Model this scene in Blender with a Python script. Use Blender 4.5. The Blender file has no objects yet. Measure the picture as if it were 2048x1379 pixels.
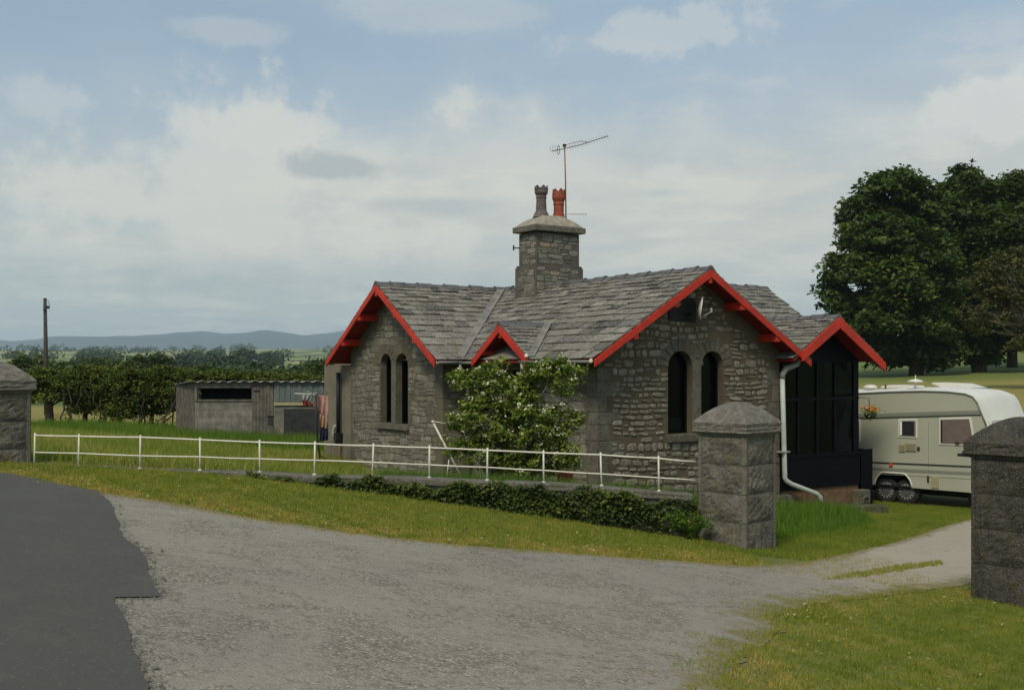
import bpy, bmesh, math, random
import numpy as np
from mathutils import Vector, Matrix
R = math.radians
random.seed(7)
rng = np.random.default_rng(11)
C = bpy.context.scene.collection
scene = bpy.context.scene

# ------------------------------------------------------------------ camera, sky, sun, exposure
EYE = 2.75                     # eye height over the ground at the cottage
FPX, CX, HY = 2217.0, 1024.0, 732.8
cam_data = bpy.data.cameras.new('camera')
cam = bpy.data.objects.new('camera', cam_data); C.objects.link(cam)
cam.location = (0, 0, EYE); cam.rotation_euler = (R(90), 0, 0)
cam_data.sensor_width = 36.0
cam_data.lens = FPX / 2048 * 36
cam_data.shift_y = (HY - 689.5) / 2048
cam_data.clip_start = 0.1; cam_data.clip_end = 30000
scene.camera = cam
scene.view_settings.view_transform = 'Standard'
scene.view_settings.look = 'None'
scene.view_settings.gamma = 1
scene.view_settings.exposure = 0.02

SUN_EL, SUN_AZ = R(50), R(203)      # azimuth clockwise from +Y
sd = bpy.data.lights.new('sun', 'SUN'); sd.energy = 2.6; sd.angle = R(14); sd.color = (1.0, 0.89, 0.70)
sun = bpy.data.objects.new('sun', sd); C.objects.link(sun)
sv = Vector((math.sin(SUN_AZ) * math.cos(SUN_EL), math.cos(SUN_AZ) * math.cos(SUN_EL), math.sin(SUN_EL)))
sun.rotation_euler = (-sv).to_track_quat('-Z', 'Y').to_euler()
sun.location = (0, 0, 60)

# node helper ------------------------------------------------------
class NT:
    def __init__(s, tree): s.t = tree; s.n = tree.nodes; s.l = tree.links
    def node(s, kind, **kw):
        n = s.n.new(kind)
        for k, v in kw.items(): setattr(n, k, v)
        return n
    def put(s, sock, v):
        if v is None: return
        if isinstance(v, bpy.types.NodeSocket): s.l.new(v, sock)
        else:
            if isinstance(v, (tuple, list)) and len(v) == 3 and sock.type == 'RGBA': v = (*v, 1)
            sock.default_value = v
    def m(s, op, a, b=None, c=None, clamp=False):
        n = s.node('ShaderNodeMath', operation=op, use_clamp=clamp)
        for i, v in enumerate((a, b, c)):
            if v is not None: s.put(n.inputs[i], v)
        return n.outputs[0]
    def vm(s, op, a, b=None, scale=None):
        n = s.node('ShaderNodeVectorMath', operation=op)
        s.put(n.inputs[0], a)
        if b is not None: s.put(n.inputs[1], b)
        if scale is not None: s.put(n.inputs['Scale'], scale)
        return n.outputs[0]
    def mix(s, f, a, b, blend='MIX'):
        n = s.node('ShaderNodeMix', data_type='RGBA', blend_type=blend)
        s.put(n.inputs[0], f); s.put(n.inputs[6], a); s.put(n.inputs[7], b)
        return n.outputs[2]
    def noise(s, vec, scale, detail=3, rough=.55, dist=0, col=False):
        n = s.node('ShaderNodeTexNoise')
        if vec is not None: s.put(n.inputs['Vector'], vec)
        n.inputs['Scale'].default_value = scale; n.inputs['Detail'].default_value = min(detail, 6)
        n.inputs['Roughness'].default_value = rough; n.inputs['Distortion'].default_value = dist
        return n.outputs[1 if col else 0]
    def vor(s, vec, scale, feature='F1', out=0, rand=1):
        n = s.node('ShaderNodeTexVoronoi', feature=feature)
        s.put(n.inputs['Vector'], vec); n.inputs['Scale'].default_value = scale
        n.inputs['Randomness'].default_value = rand
        return n.outputs[out]
    def ramp(s, f, stops, interp='LINEAR'):
        n = s.node('ShaderNodeValToRGB'); cr = n.color_ramp; cr.interpolation = interp
        while len(cr.elements) > len(stops): cr.elements.remove(cr.elements[-1])
        while len(cr.elements) < len(stops): cr.elements.new(.5)
        for e, (p, c) in zip(cr.elements, stops):
            e.position = p; e.color = (c, c, c, 1) if not isinstance(c, tuple) else (*c[:3], 1)
        s.put(n.inputs[0], f); return n.outputs[0]
    def smooth(s, x, a, b):
        n = s.node('ShaderNodeMapRange', interpolation_type='SMOOTHSTEP')
        s.put(n.inputs[0], x); n.inputs[1].default_value = a; n.inputs[2].default_value = b
        return n.outputs[0]
    def mapping(s, vec, scale=(1, 1, 1), loc=(0, 0, 0), rot=(0, 0, 0)):
        n = s.node('ShaderNodeMapping'); s.put(n.inputs[0], vec)
        n.inputs[1].default_value = loc; n.inputs[2].default_value = rot; n.inputs[3].default_value = scale
        return n.outputs[0]
    def bump(s, h, strength=.5, dist=.01):
        n = s.node('ShaderNodeBump'); s.put(n.inputs['Height'], h)
        n.inputs['Strength'].default_value = strength; n.inputs['Distance'].default_value = dist
        return n.outputs[0]

def make_world():
    w = bpy.data.worlds.new('World'); scene.world = w; w.use_nodes = True
    t = NT(w.node_tree); t.n.clear()
    sky = t.node('ShaderNodeTexSky', sky_type='NISHITA')
    sky.sun_disc = False; sky.sun_elevation = SUN_EL; sky.sun_rotation = SUN_AZ
    sky.air_density = 1.0; sky.dust_density = 2.0; sky.ozone_density = 1.0
    tc = t.node('ShaderNodeTexCoord').outputs['Generated']
    sx = t.node('ShaderNodeSeparateXYZ'); t.put(sx.inputs[0], tc)
    x, y, z = sx.outputs
    el = t.m('ARCSINE', t.m('MINIMUM', t.m('MAXIMUM', z, -1.0), 1.0))
    az = t.m('ARCTAN2', x, y)
    zc = t.m('ADD', t.m('MAXIMUM', z, 0.0), 0.10)
    cv = t.node('ShaderNodeCombineXYZ')
    t.put(cv.inputs[0], t.m('DIVIDE', x, zc)); t.put(cv.inputs[1], t.m('DIVIDE', y, zc)); cv.inputs[2].default_value = 3.1
    pl = cv.outputs[0]
    n1 = t.noise(pl, 0.9, 7, .55, .6)
    n2 = t.noise(pl, 2.6, 6, .6, .3)
    nv = t.noise(tc, 9, 6, .55, .1)                       # soft cloud texture for single clouds
    nw = t.noise(tc, 22, 5, .6, 0)
    blue = t.vm('SCALE', sky.outputs[0], scale=0.10)
    blue = t.mix(.52, blue, (.36, .46, .52))
    # veil: thick near the horizon, thin and broken overhead and at the upper left
    veil_el = t.ramp(el, [(0.0, 1.0), (0.10, .97), (0.16, .90), (0.21, .62), (0.28, .34), (0.5, .34), (1, .5)])
    veil_az = t.smooth(az, -.55, .2)
    v = t.m('ADD', t.m('MULTIPLY', veil_el, .95), t.m('MULTIPLY', t.m('SUBTRACT', n1, .5), .85))
    v = t.m('ADD', v, t.m('MULTIPLY', t.m('SUBTRACT', veil_az, .5), .34))
    veil = t.smooth(v, .16, 1.02)
    cream = t.mix(t.smooth(el, .0, .13), (.430, .470, .470), (.570, .575, .525))
    cream = t.mix(t.smooth(el, .14, .32), cream, (.40, .50, .60))
    cream = t.mix(t.smooth(n2, .35, .70), t.mix(1.0, cream, (.90, .92, .95), 'MULTIPLY'), cream)
    n3 = t.noise(pl, 1.7, 6, .62, .35)
    cream = t.mix(t.m('MULTIPLY', t.smooth(n3, .50, .62), .45), cream, (.66, .655, .59))
    cream = t.mix(t.m('MULTIPLY', t.smooth(n3, .50, .34), .40), cream, (.40, .455, .48))
    col = t.mix(veil, blue, cream)
    def puff(px, py, wx, wy, lo, hi, amp=.8):
        a0 = math.atan((px - CX) / FPX); e0 = math.atan((HY - py) / FPX * math.cos(a0))
        da = t.m('DIVIDE', t.m('SUBTRACT', az, a0), wx / FPX); de = t.m('DIVIDE', t.m('SUBTRACT', el, e0), wy / FPX)
        d = t.m('SQRT', t.m('ADD', t.m('MULTIPLY', da, da), t.m('MULTIPLY', de, de)))
        d = t.m('ADD', d, t.m('MULTIPLY', t.m('SUBTRACT', nv, .5), 4.2 * amp))
        d = t.m('ADD', d, t.m('MULTIPLY', t.m('SUBTRACT', nw, .5), 2.6 * amp))
        return t.m('SUBTRACT', 1.0, t.smooth(d, lo, hi))
    def lay(col, m, c, k): return t.mix(t.m('MULTIPLY', m, k), col, c)
    col = lay(col, puff(560, 380, 420, 130, .5, 1.3, 1.1), (.66, .655, .595), .55)
    col = lay(col, puff(1000, 330, 380, 110, .3, 1.5), (.60, .605, .555), .5)
    col = lay(col, puff(590, 262, 180, 36, .6, 1.15, 1.0), (.62, .625, .58), .4)
    col = lay(col, puff(330, 410, 170, 34, .5, 1.2), (.58, .59, .55), .5)
    col = lay(col, puff(680, 336, 110, 40, .80, 1.20, .5), (.375, .41, .42), .80)
    col = lay(col, puff(860, 412, 150, 24, .6, 1.3, .5), (.42, .455, .46), .7)
    col = lay(col, puff(1330, 345, 100, 32, .6, 1.1), (.60, .61, .58), .7)
    col = lay(col, puff(1320, 385, 120, 16, .3, 1.2), (.40, .45, .47), .5)
    col = lay(col, puff(1330, 60, 220, 60, .6, 1.15, 1.0), (.57, .59, .57), .48)
    col = lay(col, puff(940, 25, 210, 40, .5, 1.2), (.50, .54, .55), .4)
    col = lay(col, puff(1950, 215, 125, 50, .6, 1.15), (.66, .665, .62), .7)
    col = lay(col, puff(1860, 240, 190, 50, .2, 1.3), (.56, .58, .57), .5)
    col = lay(col, puff(100, 200, 120, 44, .5, 1.15), (.52, .555, .56), .5)
    col = lay(col, puff(470, 60, 100, 22, .5, 1.2), (.46, .50, .53), .5)
    col = lay(col, puff(500, 560, 520, 40, .2, 1.4), (.32, .38, .40), .35)
    col = lay(col, puff(700, 480, 380, 30, .2, 1.4), (.60, .60, .55), .35)
    lo = t.smooth(el, -.02, -.10)
    col = t.mix(t.m('SUBTRACT', 1.0, t.smooth(el, -.06, -.01)), col, (.10, .11, .09))
    bg = t.node('ShaderNodeBackground'); t.put(bg.inputs[0], col); bg.inputs[1].default_value = 1.12
    o = t.node('ShaderNodeOutputWorld'); t.l.new(bg.outputs[0], o.inputs[0])
make_world()
scene.cycles.max_bounces = 5; scene.cycles.transparent_max_bounces = 12
scene.cycles.diffuse_bounces = 2; scene.cycles.glossy_bounces = 2; scene.cycles.volume_bounces = 1
scene.cycles.use_denoising = True

# ------------------------------------------------------------------ materials
def new_mat(name):
    m = bpy.data.materials.new(name); m.use_nodes = True
    t = NT(m.node_tree); t.n.clear()
    b = t.node('ShaderNodeBsdfPrincipled'); o = t.node('ShaderNodeOutputMaterial')
    t.l.new(b.outputs[0], o.inputs[0]); t.bsdf = b; t.out = o
    b.inputs['Roughness'].default_value = .85
    b.inputs['Specular IOR Level'].default_value = .3
    return m, t
def uv(t): return t.node('ShaderNodeUVMap').outputs[0]
def objc(t): return t.node('ShaderNodeTexCoord').outputs['Object']
def tint(t, name='tint'): return t.node('ShaderNodeAttribute', attribute_name=name).outputs['Fac']
def fin(t, col, rough=None, nrm=None):
    t.put(t.bsdf.inputs['Base Color'], col)
    if rough is not None: t.put(t.bsdf.inputs['Roughness'], rough)
    if nrm is not None: t.put(t.bsdf.inputs['Normal'], nrm)

def mat_plain(name, col, rough=.6, var=.15, scale=6, spec=.35, metal=0, bump=.0, grime=None):
    m, t = new_mat(name)
    n = t.noise(objc(t), scale, 6, .6)
    dk = tuple(c * (1 - var) for c in col); lt = tuple(min(1, c * (1 + var)) for c in col)
    c = t.mix(t.smooth(n, .3, .7), dk, lt)
    if grime:
        g = t.noise(objc(t), scale * .35, 6, .65, .5)
        c = t.mix(t.m('MULTIPLY', t.smooth(g, .52, .72), grime[1]), c, grime[0])
    fin(t, c, rough, t.bump(n, bump, .01) if bump else None)
    t.bsdf.inputs['Specular IOR Level'].default_value = spec; t.bsdf.inputs['Metallic'].default_value = metal
    return m

def mat_mortar(name, c, soot=0):
    m, t = new_mat(name); o = objc(t)
    n = t.noise(o, 3, 4, .6); f = t.noise(o, 45, 3, .7)
    k = t.mix(t.smooth(n, .3, .7), c, tuple(q * .68 for q in c))
    k = t.mix(t.m('MULTIPLY', t.smooth(f, .4, .7), .45), k, tuple(q * .55 for q in c))
    fin(t, k, .95, t.bump(f, .7, .012)); return m
def mat_stone(name, stops, lichen=.3, dark=.4):
    m, t = new_mat(name); o = objc(t)
    c = t.ramp(tint(t), stops)
    n = t.noise(o, 7, 4, .75, .4); f = t.noise(o, 34, 3, .75); b = t.noise(o, 1.1, 5, .7)
    c = t.mix(t.m('MULTIPLY', t.smooth(n, .42, .60), .65), c, t.mix(1.0, c, (.48, .48, .46), 'MULTIPLY'))
    c = t.mix(t.m('MULTIPLY', t.smooth(f, .50, .62), lichen), c, (.42, .41, .36))
    c = t.mix(t.m('MULTIPLY', t.smooth(f, .46, .36), .45), c, (.055, .052, .044))
    c = t.mix(t.m('MULTIPLY', t.smooth(b, .45, .66), dark), c, t.mix(1.0, c, (.58, .60, .56), 'MULTIPLY'))
    fin(t, c, .93, t.bump(t.m('ADD', n, t.m('MULTIPLY', f, .6)), 1.0, .025)); return m

def mat_ashlar(name, base, dark, moss=None, speck=.35, sc=1.0, bump=1.0):
    m, t = new_mat(name)
    o = objc(t)
    n1 = t.noise(o, 1.7 * sc, 7, .68, .5); n2 = t.noise(o, 9 * sc, 7, .7); n3 = t.noise(o, 42 * sc, 4, .7)
    c = t.mix(t.smooth(n1, .32, .68), base, dark)
    c = t.mix(t.m('MULTIPLY', t.smooth(n2, .44, .60), .60), c, t.mix(1.0, c, (.45, .45, .45), 'MULTIPLY'))
    c = t.mix(t.m('MULTIPLY', t.smooth(n3, .47, .37), .40), c, (.045, .043, .037))
    c = t.mix(t.m('MULTIPLY', t.smooth(n3, .53, .64), speck), c, (.36, .355, .31))
    if moss:
        g = t.noise(t.mapping(o, (1, 1, 1), (5, 3, 1)), 3.2 * sc, 7, .7)
        c = t.mix(t.m('MULTIPLY', t.smooth(g, .50, .66), .7), c, moss)
    lich = t.vor(t.vm('ADD', o, t.vm('SCALE', t.noise(o, 8, 3, .6, 0, True), scale=.3)), 7 * sc)
    c = t.mix(t.m('MULTIPLY', t.m('SUBTRACT', 1, t.smooth(lich, .10, .17)), speck), c, (.33, .34, .30))
    h = t.m('ADD', t.m('MULTIPLY', n2, 1.2), t.m('MULTIPLY', n3, .35))
    fin(t, c, .93, t.bump(h, bump, .03))
    return m

def mat_leaf(name, a, b, c=None, trans=.35, rough=.6):
    m, t = new_mat(name)
    k = tint(t)
    col = t.ramp(k, [(0, a), (.65, b), (1, c or b)])
    fin(t, col, rough); t.bsdf.inputs['Specular IOR Level'].default_value = .25
    tr = t.node('ShaderNodeBsdfTranslucent'); t.put(tr.inputs[0], t.mix(1.0, col, (1.1, 1.25, .6), 'MULTIPLY'))
    mx = t.node('ShaderNodeMixShader'); mx.inputs[0].default_value = trans
    t.l.new(t.bsdf.outputs[0], mx.inputs[1]); t.l.new(tr.outputs[0], mx.inputs[2]); t.l.new(mx.outputs[0], t.out.inputs[0])
    return m

def mat_slate():
    m, t = new_mat('slate')
    k = tint(t); o = objc(t)
    col = t.ramp(k, [(0, (.045, .042, .040)), (.15, (.095, .088, .078)), (.5, (.160, .148, .126)), (.85, (.195, .183, .154)), (1, (.245, .232, .195))])
    n = t.noise(o, 5.5, 7, .72, .4); f = t.noise(o, 24, 6, .75)
    col = t.mix(t.m('MULTIPLY', t.smooth(n, .46, .62), .60), col, (.062, .058, .051))
    col = t.mix(t.m('MULTIPLY', t.smooth(f, .51, .62), .65), col, (.38, .37, .32))
    col = t.mix(t.m('MULTIPLY', t.smooth(t.noise(o, 1.1, 5, .6), .5, .7), .35), col, (.15, .15, .09))
    fin(t, col, .72, t.bump(t.m('ADD', n, f), .25, .012))
    return m

def mat_gravel():
    m, t = new_mat('gravel')
    o = objc(t)
    v1 = t.node('ShaderNodeTexVoronoi', feature='F1'); t.put(v1.inputs[0], o); v1.inputs['Scale'].default_value = 48
    r = t.node('ShaderNodeSeparateColor'); t.put(r.inputs[0], v1.outputs['Color'])
    stone = t.ramp(r.outputs[0], [(0, (.085, .076, .056)), (.35, (.190, .174, .136)), (.7, (.285, .264, .212)), (1, (.45, .42, .36))])
    fine = t.noise(o, 110, 3, .7)
    dust = t.mix(t.smooth(fine, .3, .7), (.205, .190, .153), (.285, .268, .222))
    patch = t.noise(t.mapping(o, (.9, 1.15, 1), rot=(0, 0, .1)), 1.1, 6, .75, .8)
    k = t.smooth(patch, .42, .58)
    c = t.mix(t.m('MULTIPLY', k, .62), dust, stone)
    bl = t.noise(o, .42, 5, .6, .5)
    c = t.mix(t.m('MULTIPLY', t.smooth(bl, .4, .65), .55), c, t.mix(1.0, c, (.80, .80, .86), 'MULTIPLY'))
    d2 = t.noise(t.mapping(o, (1.0, 1.6, 1)), 1.9, 6, .82, 1.2)
    c = t.mix(t.m('MULTIPLY', t.smooth(d2, .54, .68), .42), c, (.100, .086, .058))
    d3 = t.noise(o, 19, 4, .75, .5)
    c = t.mix(t.m('MULTIPLY', t.smooth(d3, .56, .66), .55), c, (.075, .068, .05))
    c = t.mix(t.m('MULTIPLY', t.smooth(d3, .46, .36), .35), c, (.33, .315, .27))
    gap = t.vor(o, 48, 'DISTANCE_TO_EDGE')
    c = t.mix(t.m('MULTIPLY', t.m('SUBTRACT', 1, t.smooth(gap, .0, .12)), t.m('MULTIPLY', k, .7)), c, (.06, .055, .045))
    # the worn, paler lane beyond the gate
    sp = t.node('ShaderNodeSeparateXYZ'); t.put(sp.inputs[0], o)
    lane = t.smooth(t.m('ADD', sp.outputs[0], t.m('MULTIPLY', t.m('SUBTRACT', bl, .5), 2.5)), 2.6, 5.0)
    c = t.mix(t.m('MULTIPLY', lane, .60), c, (.38, .340, .262))
    eg = tint(t, 'edge'); en = t.noise(o, 3.2, 5, .7, .6); e2 = t.noise(o, 30, 4, .7)
    em = t.smooth(t.m('ADD', t.m('ADD', eg, t.m('MULTIPLY', t.m('SUBTRACT', en, .5), 1.5)), t.m('MULTIPLY', t.m('SUBTRACT', e2, .5), .9)), .48, .80)
    c = t.mix(t.m('MULTIPLY', em, .85), c, t.mix(t.smooth(e2, .4, .6), (.125, .120, .040), (.205, .165, .085)))
    h = t.m('ADD', t.m('MULTIPLY', v1.outputs[0], -1.0), t.m('MULTIPLY', fine, .5))
    fin(t, c, .95, t.bump(h, .55, .012))
    return m

def mat_asphalt():
    m, t = new_mat('asphalt')
    o = objc(t)
    f = t.noise(o, 160, 2, .6); v = t.vor(o, 90, 'F1', 'Color')
    r = t.node('ShaderNodeSeparateColor'); t.put(r.inputs[0], v)
    c = t.mix(t.smooth(f, .3, .7), (.058, .056, .050), (.076, .074, .066))
    c = t.mix(t.m('MULTIPLY', t.smooth(r.outputs[0], .93, 1.0), .5), c, (.17, .165, .15))
    b = t.noise(t.mapping(o, (1, .35, 1), rot=(0, 0, .5)), .9, 6, .6)
    c = t.mix(t.m('MULTIPLY', t.smooth(b, .4, .7), .35), c, (.082, .082, .078))
    cr = t.vor(t.vm('ADD', o, t.vm('SCALE', t.noise(o, 2.0, 4, .7, 0, True), scale=.8)), .55, 'DISTANCE_TO_EDGE')
    c = t.mix(t.m('MULTIPLY', t.m('MULTIPLY', t.m('SUBTRACT', 1, t.smooth(cr, .0, .010)), t.smooth(t.noise(o, .7, 3, .5), .52, .6)), .6), c, (.03, .03, .028))
    m3 = t.noise(o, 2.2, 6, .72, .4)
    c = t.mix(t.m('MULTIPLY', t.smooth(m3, .45, .7), .30), c, (.10, .096, .082))
    fin(t, c, .88, t.bump(t.m('ADD', f, r.outputs[0]), .4, .006))
    return m

def mat_ground():
    m, t = new_mat('turf')
    o = objc(t)
    sp = t.node('ShaderNodeSeparateXYZ'); t.put(sp.inputs[0], o)
    n = t.noise(o, 1.2, 7, .65, .4); f = t.noise(o, 24, 5, .7); g = t.noise(o, 5, 5, .7)
    c = t.mix(t.smooth(n, .35, .65), (.115, .145, .022), (.180, .175, .038))
    c = t.mix(t.m('MULTIPLY', t.smooth(f, .4, .7), .5), c, (.050, .055, .015))
    c = t.mix(t.m('MULTIPLY', t.smooth(g, .52, .68), .5), c, (.15, .115, .048))
    # far farmland: fields of different greens
    fld = t.node('ShaderNodeTexVoronoi', feature='F1', voronoi_dimensions='2D'); t.put(fld.inputs['Vector'], o); fld.inputs['Scale'].default_value = .0042
    fr = t.node('ShaderNodeSeparateColor'); t.put(fr.inputs[0], fld.outputs['Color'])
    fc = t.ramp(fr.outputs[0], [(0, (.12, .17, .045)), (.35, (.19, .22, .07)), (.7, (.25, .25, .09)), (1, (.14, .19, .05))])
    fe = t.vor(o, .0042, 'DISTANCE_TO_EDGE')
    fc = t.mix(t.m('SUBTRACT', 1, t.smooth(fe, .02, .05)), fc, (.03, .045, .018))
    far = t.smooth(sp.outputs[1], 150, 320)
    # the pasture by the trees: hay coloured strip in front, greener behind
    mid = t.smooth(sp.outputs[1], 27, 34)
    hay = t.mix(t.smooth(t.m('ADD', sp.outputs[1], t.m('MULTIPLY', n, 8)), 76, 86), (.225, .190, .050), (.120, .155, .032))
    hay = t.mix(t.m('MULTIPLY', t.smooth(t.noise(o, .25, 6, .6), .4, .65), .5), hay, t.mix(1.0, hay, (.75, .85, .7), 'MULTIPLY'))
    c = t.mix(mid, c, hay); c = t.mix(far, c, fc)
    fin(t, c, .95, t.bump(f, .6, .03))
    return m

M = {}
M['turf'] = mat_ground(); M['gravel'] = mat_gravel(); M['asphalt'] = mat_asphalt(); M['slate'] = mat_slate()
M['rubble_r'] = mat_mortar('brown_mortar', (.120, .100, .066)); M['rubble_l'] = mat_mortar('grey_mortar', (.135, .122, .088)); M['rubble_c'] = mat_mortar('chimney_mortar', (.12, .112, .092))
M['stone_r'] = mat_stone('pale_rubble', [(0, (.15, .128, .092)), (.4, (.225, .203, .155)), (.75, (.28, .258, .205)), (1, (.345, .322, .262))], .35, .40)
M['stone_l'] = mat_stone('grey_rubble', [(0, (.135, .125, .098)), (.5, (.205, .192, .152)), (1, (.285, .268, .215))], .30, .45)
M['stone_c'] = mat_stone('chimney_rubble', [(0, (.10, .095, .08)), (.5, (.20, .190, .160)), (.9, (.28, .262, .212)), (1, (.34, .27, .175))], .45, .60)
M['quoin'] = mat_ashlar('quoin_stone', (.155, .145, .115), (.100, .092, .068), None, .15, 1.6, .5)
M['pier'] = mat_ashlar('pier_stone', (.205, .193, .160), (.090, .084, .070), (.140, .126, .060), .50, 1.8, 1.1)
M['pier_dark'] = mat_ashlar('pier_stone_dark', (.088, .083, .068), (.034, .033, .028), (.080, .074, .034), .42, 1.9, 1.2)
M['cap'] = mat_ashlar('cap_stone', (.200, .190, .160), (.125, .118, .098), None, .22, 1.4, .7)
M['margin'] = mat_ashlar('margin_stone', (.20, .185, .150), (.125, .115, .092), None, .2, 1.6, .4)
M['cope'] = mat_ashlar('coping_stone', (.18, .172, .145), (.12, .112, .092), (.105, .11, .05), .3, 1.3, .9)
M['lead'] = mat_plain('lead', (.185, .18, .165), .65, .25, 5, .3)
M['ridge'] = mat_plain('ridge_tile', (.095, .093, .098), .6, .3, 5, .35, 0, .2)
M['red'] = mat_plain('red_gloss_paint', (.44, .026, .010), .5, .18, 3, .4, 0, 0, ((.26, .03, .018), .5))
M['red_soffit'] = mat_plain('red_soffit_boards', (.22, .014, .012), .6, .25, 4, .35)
M['render'] = mat_plain('cement_render', (.165, .150, .112), .92, .12, 3, .2, 0, .3, ((.10, .092, .07), .6))
M['block'] = mat_plain('shed_concrete', (.165, .160, .140), .93, .35, 4, .2, 0, .4, ((.075, .072, .062), .8))
M['board'] = mat_plain('weathered_board', (.110, .104, .088), .9, .35, 5, .2, 0, .3, ((.07, .065, .055), .6))
M['dark_fill'] = mat_plain('dark_fill', (.030, .033, .033), .85, .3, 4, .2)
M['perspex'] = mat_plain('green_sheet', (.105, .130, .125), .6, .15, 2, .3)
M['sheet'] = mat_plain('roof_sheet', (.30, .31, .30), .6, .3, 8, .3)
M['grey_pvc'] = mat_plain('grey_plastic', (.26, .265, .25), .5, .12, 5)
M['pale_pipe'] = mat_plain('pale_pipe', (.40, .46, .42), .45, .10, 4, .4)
M['white'] = mat_plain('white_paint', (.62, .60, .52), .55, .08, 9, .35, 0, 0, ((.36, .30, .20), .35))
M['black'] = mat_plain('black_plastic', (.018, .018, .024), .5, .2, 5)
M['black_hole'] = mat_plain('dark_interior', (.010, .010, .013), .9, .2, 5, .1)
M['navy'] = mat_plain('navy_paint', (.0035, .0042, .0075), .55, .2, 4, .10)
M['brick'] = mat_plain('brick_plinth', (.15, .095, .06), .9, .25, 8, .2, 0, .4)
M['tc'] = mat_plain('terracotta', (.25, .070, .040), .8, .22, 9, .25, 0, .2, ((.16, .05, .03), .5))
M['tc_grey'] = mat_plain('sooty_pot', (.115, .095, .090), .8, .25, 9, .25, 0, .2)
M['rust'] = mat_plain('rusty_mast', (.26, .12, .09), .7, .3, 12)
M['alu'] = mat_plain('aluminium', (.25, .25, .25), .4, .1, 9, .5, .4)
M['haunch'] = mat_plain('mortar_flaunching', (.27, .25, .20), .95, .25, 7, .2, 0, .6, ((.30, .21, .09), .6))
M['bark'] = mat_plain('bark', (.060, .050, .038), .95, .3, 6, .15, 0, .6)
M['bark_pale'] = mat_plain('pale_bark', (.16, .14, .11), .95, .3, 8, .15, 0, .4)
M['wood'] = mat_plain('pole_wood', (.055, .046, .042), .9, .3, 6, .2)
M['caravan'] = mat_plain('caravan_cream', (.36, .375, .30), .35, .04, 1.2, .5, 0, 0, ((.33, .33, .27), .4))
M['caravan_white'] = mat_plain('caravan_white', (.62, .62, .56), .35, .05, 2, .5, 0, 0, ((.48, .48, .40), .4))
M['trim'] = mat_plain('dark_trim', (.030, .034, .030), .5, .1, 8)
M['trim_green'] = mat_plain('grey_green_stripe', (.20, .215, .175), .45, .05, 8)
M['vent'] = mat_plain('beige_vent', (.30, .27, .16), .6, .08, 8)
M['tyre'] = mat_plain('tyre_rubber', (.018, .018, .018), .8, .2, 8)
M['hub'] = mat_plain('hubcap', (.075, .078, .078), .5, .15, 8, .4)  # dimmed: the shade on the wheels is put into this colour
M['spoke'] = mat_plain('hub_rim', (.30, .30, .29), .5, .15, 8, .4)
M['orange'] = mat_plain('orange_lens', (.45, .08, .03), .4, .1, 8)
M['blind'] = mat_plain('brown_blind', (.135, .105, .095), .7, .1, 8)
M['pink'] = mat_plain('pink_cloth', (.42, .25, .215), .9, .12, 6, .1)
M['redcloth'] = mat_plain('red_cloth', (.15, .035, .03), .9, .2, 6, .1)
M['tan'] = mat_plain('tan_cloth', (.33, .215, .13), .9, .12, 6, .1)
M['blue_cloth'] = mat_plain('dark_blue_cloth', (.025, .03, .055), .9, .2, 6, .1)
M['moss'] = mat_ashlar('mossy_slab', (.13, .12, .08), (.065, .075, .025), (.07, .085, .02), .15, 2.5, 1.0)
M['carved'] = mat_ashlar('carved_stone', (.17, .155, .11), (.10, .095, .065), (.09, .09, .035), .2, 3, .8)
M['flower'] = mat_plain('white_petal', (.52, .52, .38), .7, .06, 8, .2)
M['flower_o'] = mat_plain('orange_petal', (.62, .20, .01), .7, .15, 8, .2)
M['curtain'] = mat_plain('net_curtain', (.75, .78, .78), .9, .1, 8, .1)
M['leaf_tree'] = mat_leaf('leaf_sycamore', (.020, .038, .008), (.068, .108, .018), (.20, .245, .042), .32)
M['leaf_olive'] = mat_leaf('leaf_olive', (.040, .045, .014), (.080, .080, .022), (.12, .115, .035), .25)
M['leaf_hedge'] = mat_leaf('leaf_hawthorn', (.032, .052, .010), (.105, .140, .018), (.22, .235, .036), .3)
M['leaf_far'] = mat_leaf('leaf_far', (.026, .044, .014), (.075, .105, .022), (.15, .18, .045), .25)
M['leaf_wood'] = mat_leaf('leaf_wood', (.014, .030, .008), (.036, .062, .012), (.075, .110, .022), .15)
M['leaf_bush'] = mat_leaf('leaf_elder', (.060, .100, .014), (.180, .235, .034), (.36, .385, .075), .32)
M['leaf_ivy'] = mat_leaf('leaf_ivy', (.022, .040, .008), (.065, .095, .014), (.20, .205, .035), .2)
M['grass'] = mat_leaf('grass_blade', (.150, .210, .028), (.250, .275, .050), (.42, .36, .13), .35, .8)
M['grass_lush'] = mat_leaf('lush_grass', (.070, .155, .014), (.115, .205, .020), (.18, .25, .036), .38, .7)
M['verge'] = mat_leaf('mown_grass', (.130, .185, .020), (.245, .260, .038), (.42, .30, .09), .30, .85)
M['litter'] = mat_leaf('pale_litter', (.19, .165, .05), (.30, .27, .12), (.45, .42, .28), .1, .8)
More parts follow.
